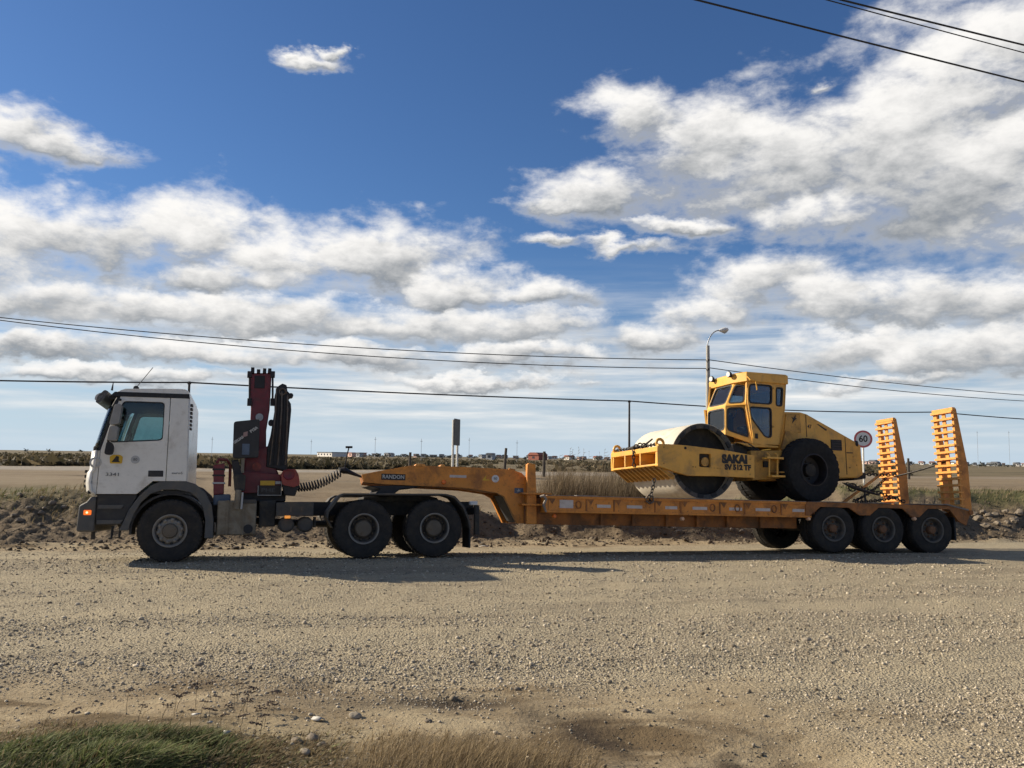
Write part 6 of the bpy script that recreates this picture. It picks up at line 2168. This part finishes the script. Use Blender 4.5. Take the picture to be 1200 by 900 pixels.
def blades(name, x, y, h, w, colr, lean=0.35, leandir=(1.0, -0.1), seg=3, sink=0.01):
    n = len(x)
    z = height(x, y) - sink
    a = RNG.uniform(0, 6.28, n)
    wx, wy = np.cos(a) * w, np.sin(a) * w
    ld = RNG.normal(0, 0.5, (n, 2)) + np.array(leandir)
    ln = lean * RNG.uniform(0.4, 1.5, n)
    co = []
    for k in range(seg + 1):
        t = k / seg
        cx = x + ld[:, 0] * ln * h * t ** 1.8
        cy = y + ld[:, 1] * ln * h * t ** 1.8
        cz = z + h * t * (1 - 0.25 * ln * t)
        f = (1 - t) ** 0.7
        if k < seg:
            co.append(np.stack([cx - wx * f, cy - wy * f, cz], 1))
            co.append(np.stack([cx + wx * f, cy + wy * f, cz], 1))
        else:
            co.append(np.stack([cx, cy, cz], 1))
    co = np.stack(co, 1)
    nv = 2 * seg + 1
    tri = []
    for k in range(seg - 1):
        b = 2 * k
        tri += [(b, b + 1, b + 3), (b, b + 3, b + 2)]
    tri.append((2 * seg - 2, 2 * seg - 1, 2 * seg))
    f = (np.array(tri)[None] + (np.arange(n) * nv)[:, None, None]).reshape(-1, 3)
    return mesh_np(name, co.reshape(-1, 3), f, np.repeat(colr, nv, 0), GRASS_MAT)


def mixcol(n, a, b, jitter=0.2, p=1.0):
    t = RNG.uniform(0, 1, (n, 1)) ** p
    return (np.array([a]) * (1 - t) + np.array([b]) * t) * RNG.uniform(1 - jitter, 1 + jitter, (n, 1))


def green_turf():
    n = 78000
    x = RNG.uniform(-4.6, -1.05, n)
    y = RNG.uniform(4.6, 6.6, n)
    lim = gauss(x, y, -2.5, 5.15, 1.35, 0.82) + 0.35 * fbm(x * 1.8, y * 1.8, 3, 201) * 0.6
    k = (RNG.uniform(0.16, 0.62, n) < lim) & (RNG.uniform(0, 1, n) < 0.95 + 0.7 * fbm(x * 5, y * 5, 2, 205))
    x, y = x[k], y[k]
    n = len(x)
    edge = np.clip(gauss(x, y, -2.55, 5.15, 1.2, 0.72), 0, 1)
    cl = fbm(x * 3.0, y * 3.0, 3, 211)
    h = (0.030 + 0.075 * edge * (0.75 + 0.75 * cl)) * RNG.uniform(0.5, 1.5, n)
    green = mixcol(n, (0.050, 0.068, 0.022), (0.190, 0.215, 0.085), 0.35)
    dry = mixcol(n, (0.12, 0.085, 0.045), (0.29, 0.225, 0.125))
    green = green * (1 + 0.45 * fbm(x * 4, y * 4, 2, 215))[:, None]
    pd = np.clip(0.14 + 0.9 * sstep(x, -2.05, -1.25) + 0.9 * (1 - sstep(edge, 0.2, 0.55)), 0, 0.93)
    t = (RNG.uniform(0, 1, n) < pd)[:, None]
    o = blades('turf', x, y, np.maximum(h, 0.02), RNG.uniform(0.003, 0.0085, n), np.where(t, dry, green), 1.0, (0.7, 0.1))
    tag(o, 'green wind-bent turf at the edge of the lot', 'grass', kind='stuff')


green_turf()


def dry_grass():
    n = 19000
    x = RNG.uniform(-1.15, 0.62, n)
    y = RNG.uniform(4.7, 6.1, n)
    lim = 1.0 * gauss(x, y, -0.25, 5.35, 0.72, 0.60) + 0.4 * fbm(x * 2.5, y * 2.5, 3, 221) * 0.6
    k = RNG.uniform(0.10, 0.9, n) < lim
    x, y = x[k], y[k]
    n = len(x)
    h = (0.03 + 0.26 * RNG.uniform(0, 1, n) ** 2.2) * (0.55 + 0.6 * gauss(x, y, -0.1, 5.2, 0.7, 0.5))
    col = mixcol(n, (0.10, 0.070, 0.038), (0.42, 0.32, 0.18), 0.2, 1.3)
    o = blades('dry_grass', x, y, h, RNG.uniform(0.0010, 0.0030, n), col, 0.85, (0.6, 0.0))
    tag(o, 'dry straw-coloured grass at the edge of the bare earth', 'grass', kind='stuff')
    n = 16000
    t = RNG.uniform(0, 1, n)
    y = 5.0 + 1.9 * t
    x = RNG.uniform(-4.3, 0.4, n)
    k = RNG.uniform(0, 1, n) < 0.7 * sstep(fbm(x * 1.4, y * 2.2, 3, 231), -0.1, 0.7) * (1 - sstep(y, 6.1, 6.8))
    x, y = x[k], y[k]
    n = len(x)
    o = blades('sparse_grass', x, y, RNG.uniform(0.02, 0.09, n), RNG.uniform(0.001, 0.0022, n), mixcol(n, (0.12, 0.085, 0.045), (0.32, 0.25, 0.14)), 0.8)
    tag(o, 'sparse dry grass wisps around the turf', 'grass', kind='stuff')


dry_grass()


def umbels():
    rn = random.Random(3)
    proto = []
    for v in range(3):
        hd = MB()
        for k in range(22):
            a, r = rn.uniform(0, 6.28), 0.038 * math.sqrt(rn.random())
            c = Vector((r * math.cos(a), r * math.sin(a), 0.006 * rn.random() - r * 0.15))
            s_ = rn.uniform(0.006, 0.010)
            hd.add([c + Vector(p) * s_ for p in ((1, 0, 0), (-1, 0, 0), (0, 1, 0), (0, -1, 0), (0, 0, 0.7), (0, 0, -0.5))], [(0, 2, 4), (2, 1, 4), (1, 3, 4), (3, 0, 4), (2, 0, 5), (1, 2, 5), (3, 1, 5), (0, 3, 5)])
        proto.append(hd)
    heads = [(247, 800), (281, 801), (231, 803), (295, 806), (216, 813), (253, 816), (275, 814), (318, 824), (167, 827), (196, 827), (151, 809), (290, 820), (305, 829), (268, 827), (240, 822), (310, 838), (225, 832), (286, 838), (262, 838), (207, 815), (300, 848), (246, 831), (292, 812), (322, 811), (88, 832), (61, 833)]
    for i, (px_, py_) in enumerate(heads):
        hh = rn.uniform(0.10, 0.17)
        p = on_plane_z(px_, py_, hh + 0.06)
        lx, ly = rn.uniform(-0.02, 0.07), rn.uniform(-0.03, 0.04)
        g0 = on_ground(p.x - lx, p.y - ly)
        T = empty('dried_flower', g0)
        tag(T, 'dried brown flat-headed flower stalk standing in the turf edge', 'plant', 'dried flower stalks in the turf')
        hz = p.z - g0.z
        MB().tube([(0, 0, -0.02), (lx * 0.3, ly * 0.3, hz * 0.5), (lx, ly, hz)], [0.0022, 0.0018, 0.0014], 5).build('stem', 'stem', T)
        h = proto[i % 3].build('flower_head', 'umbel', T, smooth=False, loc=(lx, ly, hz))
        sc = rn.uniform(0.8, 1.35)
        h.scale = (sc, sc, sc * 0.9)
        h.rotation_euler = (rn.uniform(-0.3, 0.3), rn.uniform(-0.3, 0.3), rn.uniform(0, 6))


umbels()


def reeds():
    n = 19000
    px_ = RNG.uniform(615, 790, n)
    dep = RNG.uniform(24.5, 29.0, n)
    x = (px_ - 600) / FPX * dep
    y = dep
    cl = fbm(x * 1.5, y * 1.5, 3, 241)
    env = sstep(px_, 618, 655) * (1 - sstep(px_, 740, 792))
    k = RNG.uniform(0, 1, n) < np.clip(env * (0.75 + 0.6 * cl), 0, 1)
    x, y, env = x[k], y[k], env[k]
    n = len(x)
    h = RNG.uniform(0.5, 2.05, n) * (0.5 + 0.5 * env) * (0.85 + 0.25 * fbm(x * 0.9, y * 0.9, 2, 245))
    o = blades('reeds', x, y, h, RNG.uniform(0.004, 0.009, n), mixcol(n, (0.085, 0.062, 0.038), (0.27, 0.205, 0.125), 0.25, 1.1), 0.34, (0.35, 0))
    tag(o, 'tall dry reed grass growing behind the trailer front', 'reeds', kind='stuff')
    # feathery taller heads
    m = 34
    px_ = RNG.uniform(640, 735, m)
    dep = RNG.uniform(25, 28, m)
    b = MB()
    for i in range(m):
        X = (px_[i] - 600) / FPX * dep[i]
        z = ground_z(X, dep[i])
        hh = random.uniform(1.45, 2.1)
        ln = random.uniform(0.02, 0.2)
        b.tube([(X, dep[i], z), (X + ln * 0.4, dep[i], z + hh * 0.6), (X + ln, dep[i], z + hh)], [0.004, 0.003, 0.002], 4)
        for j in range(5):
            t = 0.82 + 0.04 * j
            c = Vector((X + ln * t, dep[i], z + hh * t))
            e = c + Vector((random.uniform(-0.03, 0.12), random.uniform(-0.05, 0.05), random.uniform(0.0, 0.07)))
            b.tube([c, e], [0.006, 0.003], 4)
    o = b.build('reed_plumes', 'stem')
    tag(o, 'thin feathery plumes rising above the dry reeds', 'reeds', kind='stuff')


reeds()


def bank_grass():
    n = 26000
    s_ = RNG.uniform(-24, 26, n)
    q = RNG.uniform(22.8, 30.0, n)
    x, y = s_ * CB - q * SB, s_ * SB + q * CB
    nz = fbm(x * 0.9, y * 0.9, 4, 101)
    nl2 = fbm(x * 0.25, y * 0.25, 3, 111)
    d = sstep(q + 0.6 * nz, 23.6, 25.4) * (1 - sstep(q, 27.0, 30.0)) * sstep(nl2 + 0.7 * nz, -0.3, 0.5)
    k = RNG.uniform(0, 1, n) < d * 0.9
    x, y, s_ = x[k], y[k], s_[k]
    n = len(x)
    h = RNG.uniform(0.06, 0.24, n)
    green = mixcol(n, (0.050, 0.060, 0.020), (0.125, 0.125, 0.045))
    dry = mixcol(n, (0.11, 0.085, 0.045), (0.28, 0.215, 0.12))
    pg = np.where(s_ < -8, 0.7, np.where(s_ > 12, 0.45, 0.2))
    t = (RNG.uniform(0, 1, n) < pg)[:, None]
    o = blades('bank_grass', x, y, h, RNG.uniform(0.006, 0.014, n), np.where(t, green, dry), 0.5)
    tag(o, 'rough tufted grass along the top of the soil bank', 'grass', kind='stuff')


bank_grass()


def scrub():
    """low shrubs of the plain: clumps of small leaf faces"""
    n = 8200
    t = RNG.uniform(0, 1, n)
    q = 59.0 + 9 * t + 240 * t ** 4
    ang = RNG.uniform(-0.62, 0.66, n)
    x = np.tan(ang) * q
    x, y = x * CB - q * SB, x * SB + q * CB
    cl = fbm(x * 0.06, y * 0.06, 3, 251)
    k = RNG.uniform(0, 1, n) < np.clip(0.45 + 0.8 * cl, 0.05, 1)
    x, y = x[k], y[k]
    n = len(x)
    dist = np.hypot(x, y)
    rad_ = RNG.uniform(0.18, 0.55, n)
    L = 16
    c = np.stack([x, y, height(x, y)], 1)
    u = RNG.normal(0, 1, (n, L, 3))
    u /= np.linalg.norm(u, axis=2, keepdims=True)
    pos = c[:, None, :] + u * rad_[:, None, None] * np.array([1.7, 1.3, 0.42]) * RNG.uniform(0.35, 1, (n, L, 1))
    pos[..., 2] = np.maximum(pos[..., 2], c[:, None, 2] + 0.02) + 0.06
    ls = (0.16 * rad_ + 0.05)[:, None, None] * RNG.uniform(0.8, 2.0, (n, L, 1))
    d1 = RNG.normal(0, 1, (n, L, 3))
    d2 = RNG.normal(0, 1, (n, L, 3))
    tri = np.stack([pos + d1 * ls, pos + d2 * ls, pos - (d1 + d2) * ls * 0.6], 2).reshape(-1, 3)
    f = np.arange(len(tri)).reshape(-1, 3)
    col = mixcol(n, (0.035, 0.034, 0.019), (0.165, 0.130, 0.076), 0.25, 1.0)
    o = mesh_np('scrub', tri, f, np.repeat(col, L * 3, 0), GRASS_MAT)
    tag(o, 'dark low scrub covering the plain beyond the road', 'scrub', kind='stuff')


scrub()


def far_trees():
    """windbreak trees far along the horizon"""
    rn = np.random.default_rng(9)
    P = []
    for (x0, x1, n) in ((425, 560, 46), (560, 735, 30), (1010, 1200, 44), (20, 100, 4)):
        for i in range(n):
            dep = rn.uniform(380, 620)
            p = at_depth(rn.uniform(x0, x1), 540, dep)
            P.append((p.x, p.y, rn.uniform(0.9, 2.1)))
    P = np.array(P)
    n = len(P)
    L = 26
    u = rn.normal(0, 1, (n, L, 3))
    u /= np.linalg.norm(u, axis=2, keepdims=True)
    c = np.stack([P[:, 0], P[:, 1], height(P[:, 0], P[:, 1]) + P[:, 2] * 0.5], 1)
    pos = c[:, None, :] + u * P[:, 2][:, None, None] * np.array([1.1, 1.1, 0.55]) * rn.uniform(0.3, 1, (n, L, 1))
    ls = (0.35 * P[:, 2])[:, None, None] * rn.uniform(0.5, 1.2, (n, L, 1))
    d1, d2 = rn.normal(0, 0.7, (n, L, 3)), rn.normal(0, 0.7, (n, L, 3))
    tri = np.stack([pos + d1 * ls, pos + d2 * ls, pos - (d1 + d2) * ls * 0.6], 2).reshape(-1, 3)
    col = mixcol(n, (0.045, 0.055, 0.05), (0.10, 0.10, 0.085))
    o = mesh_np('far_wood', tri, np.arange(len(tri)).reshape(-1, 3), np.repeat(col, L * 3, 0), GRASS_MAT)
    tag(o, 'dark far-off line of trees and bushes along the horizon', 'trees', kind='stuff')


far_trees()

# scraps of litter
for i, (px_, py_, r, lab) in enumerate(((567, 641, 0.11, 'white scrap of plastic on ground behind the drive wheels'), (265, 870, 0.035, 'white paper scrap caught in turf beside the dried flowers'), (229, 848, 0.03, 'torn pale scrap of plastic lying on the turf'), (246, 857, 0.022, 'tiny white scrap in the middle of the turf edge'), (374, 842, 0.05, 'flat pale scrap on bare earth beside the rounded stone'))):
    g0 = on_plane_z(px_, py_, 0.0)
    z0 = ground_z(g0.x, g0.y)
    g0 = on_plane_z(px_, py_, z0 + 0.02)
    rn = random.Random(i)
    b = MB()
    vs = [(0, 0, 0.5 * r)] + [(r * (1.1 + rn.uniform(-.4, .3)) * math.cos(t), r * 0.7 * math.sin(t), r * rn.uniform(0, 0.5)) for t in np.linspace(0, 6.283, 9)[:-1]]
    b.add(vs, [(0, k + 1, (k + 1) % 8 + 1) for k in range(8)])
    o = b.build('litter_scrap', 'litter', None, loc=(g0.x, g0.y, z0 + (0.01 if i in (0, 4) else 0.08)))
    sm = o.modifiers.new('solid', 'SOLIDIFY')
    sm.thickness = 0.004
    tag(o, lab, 'litter')
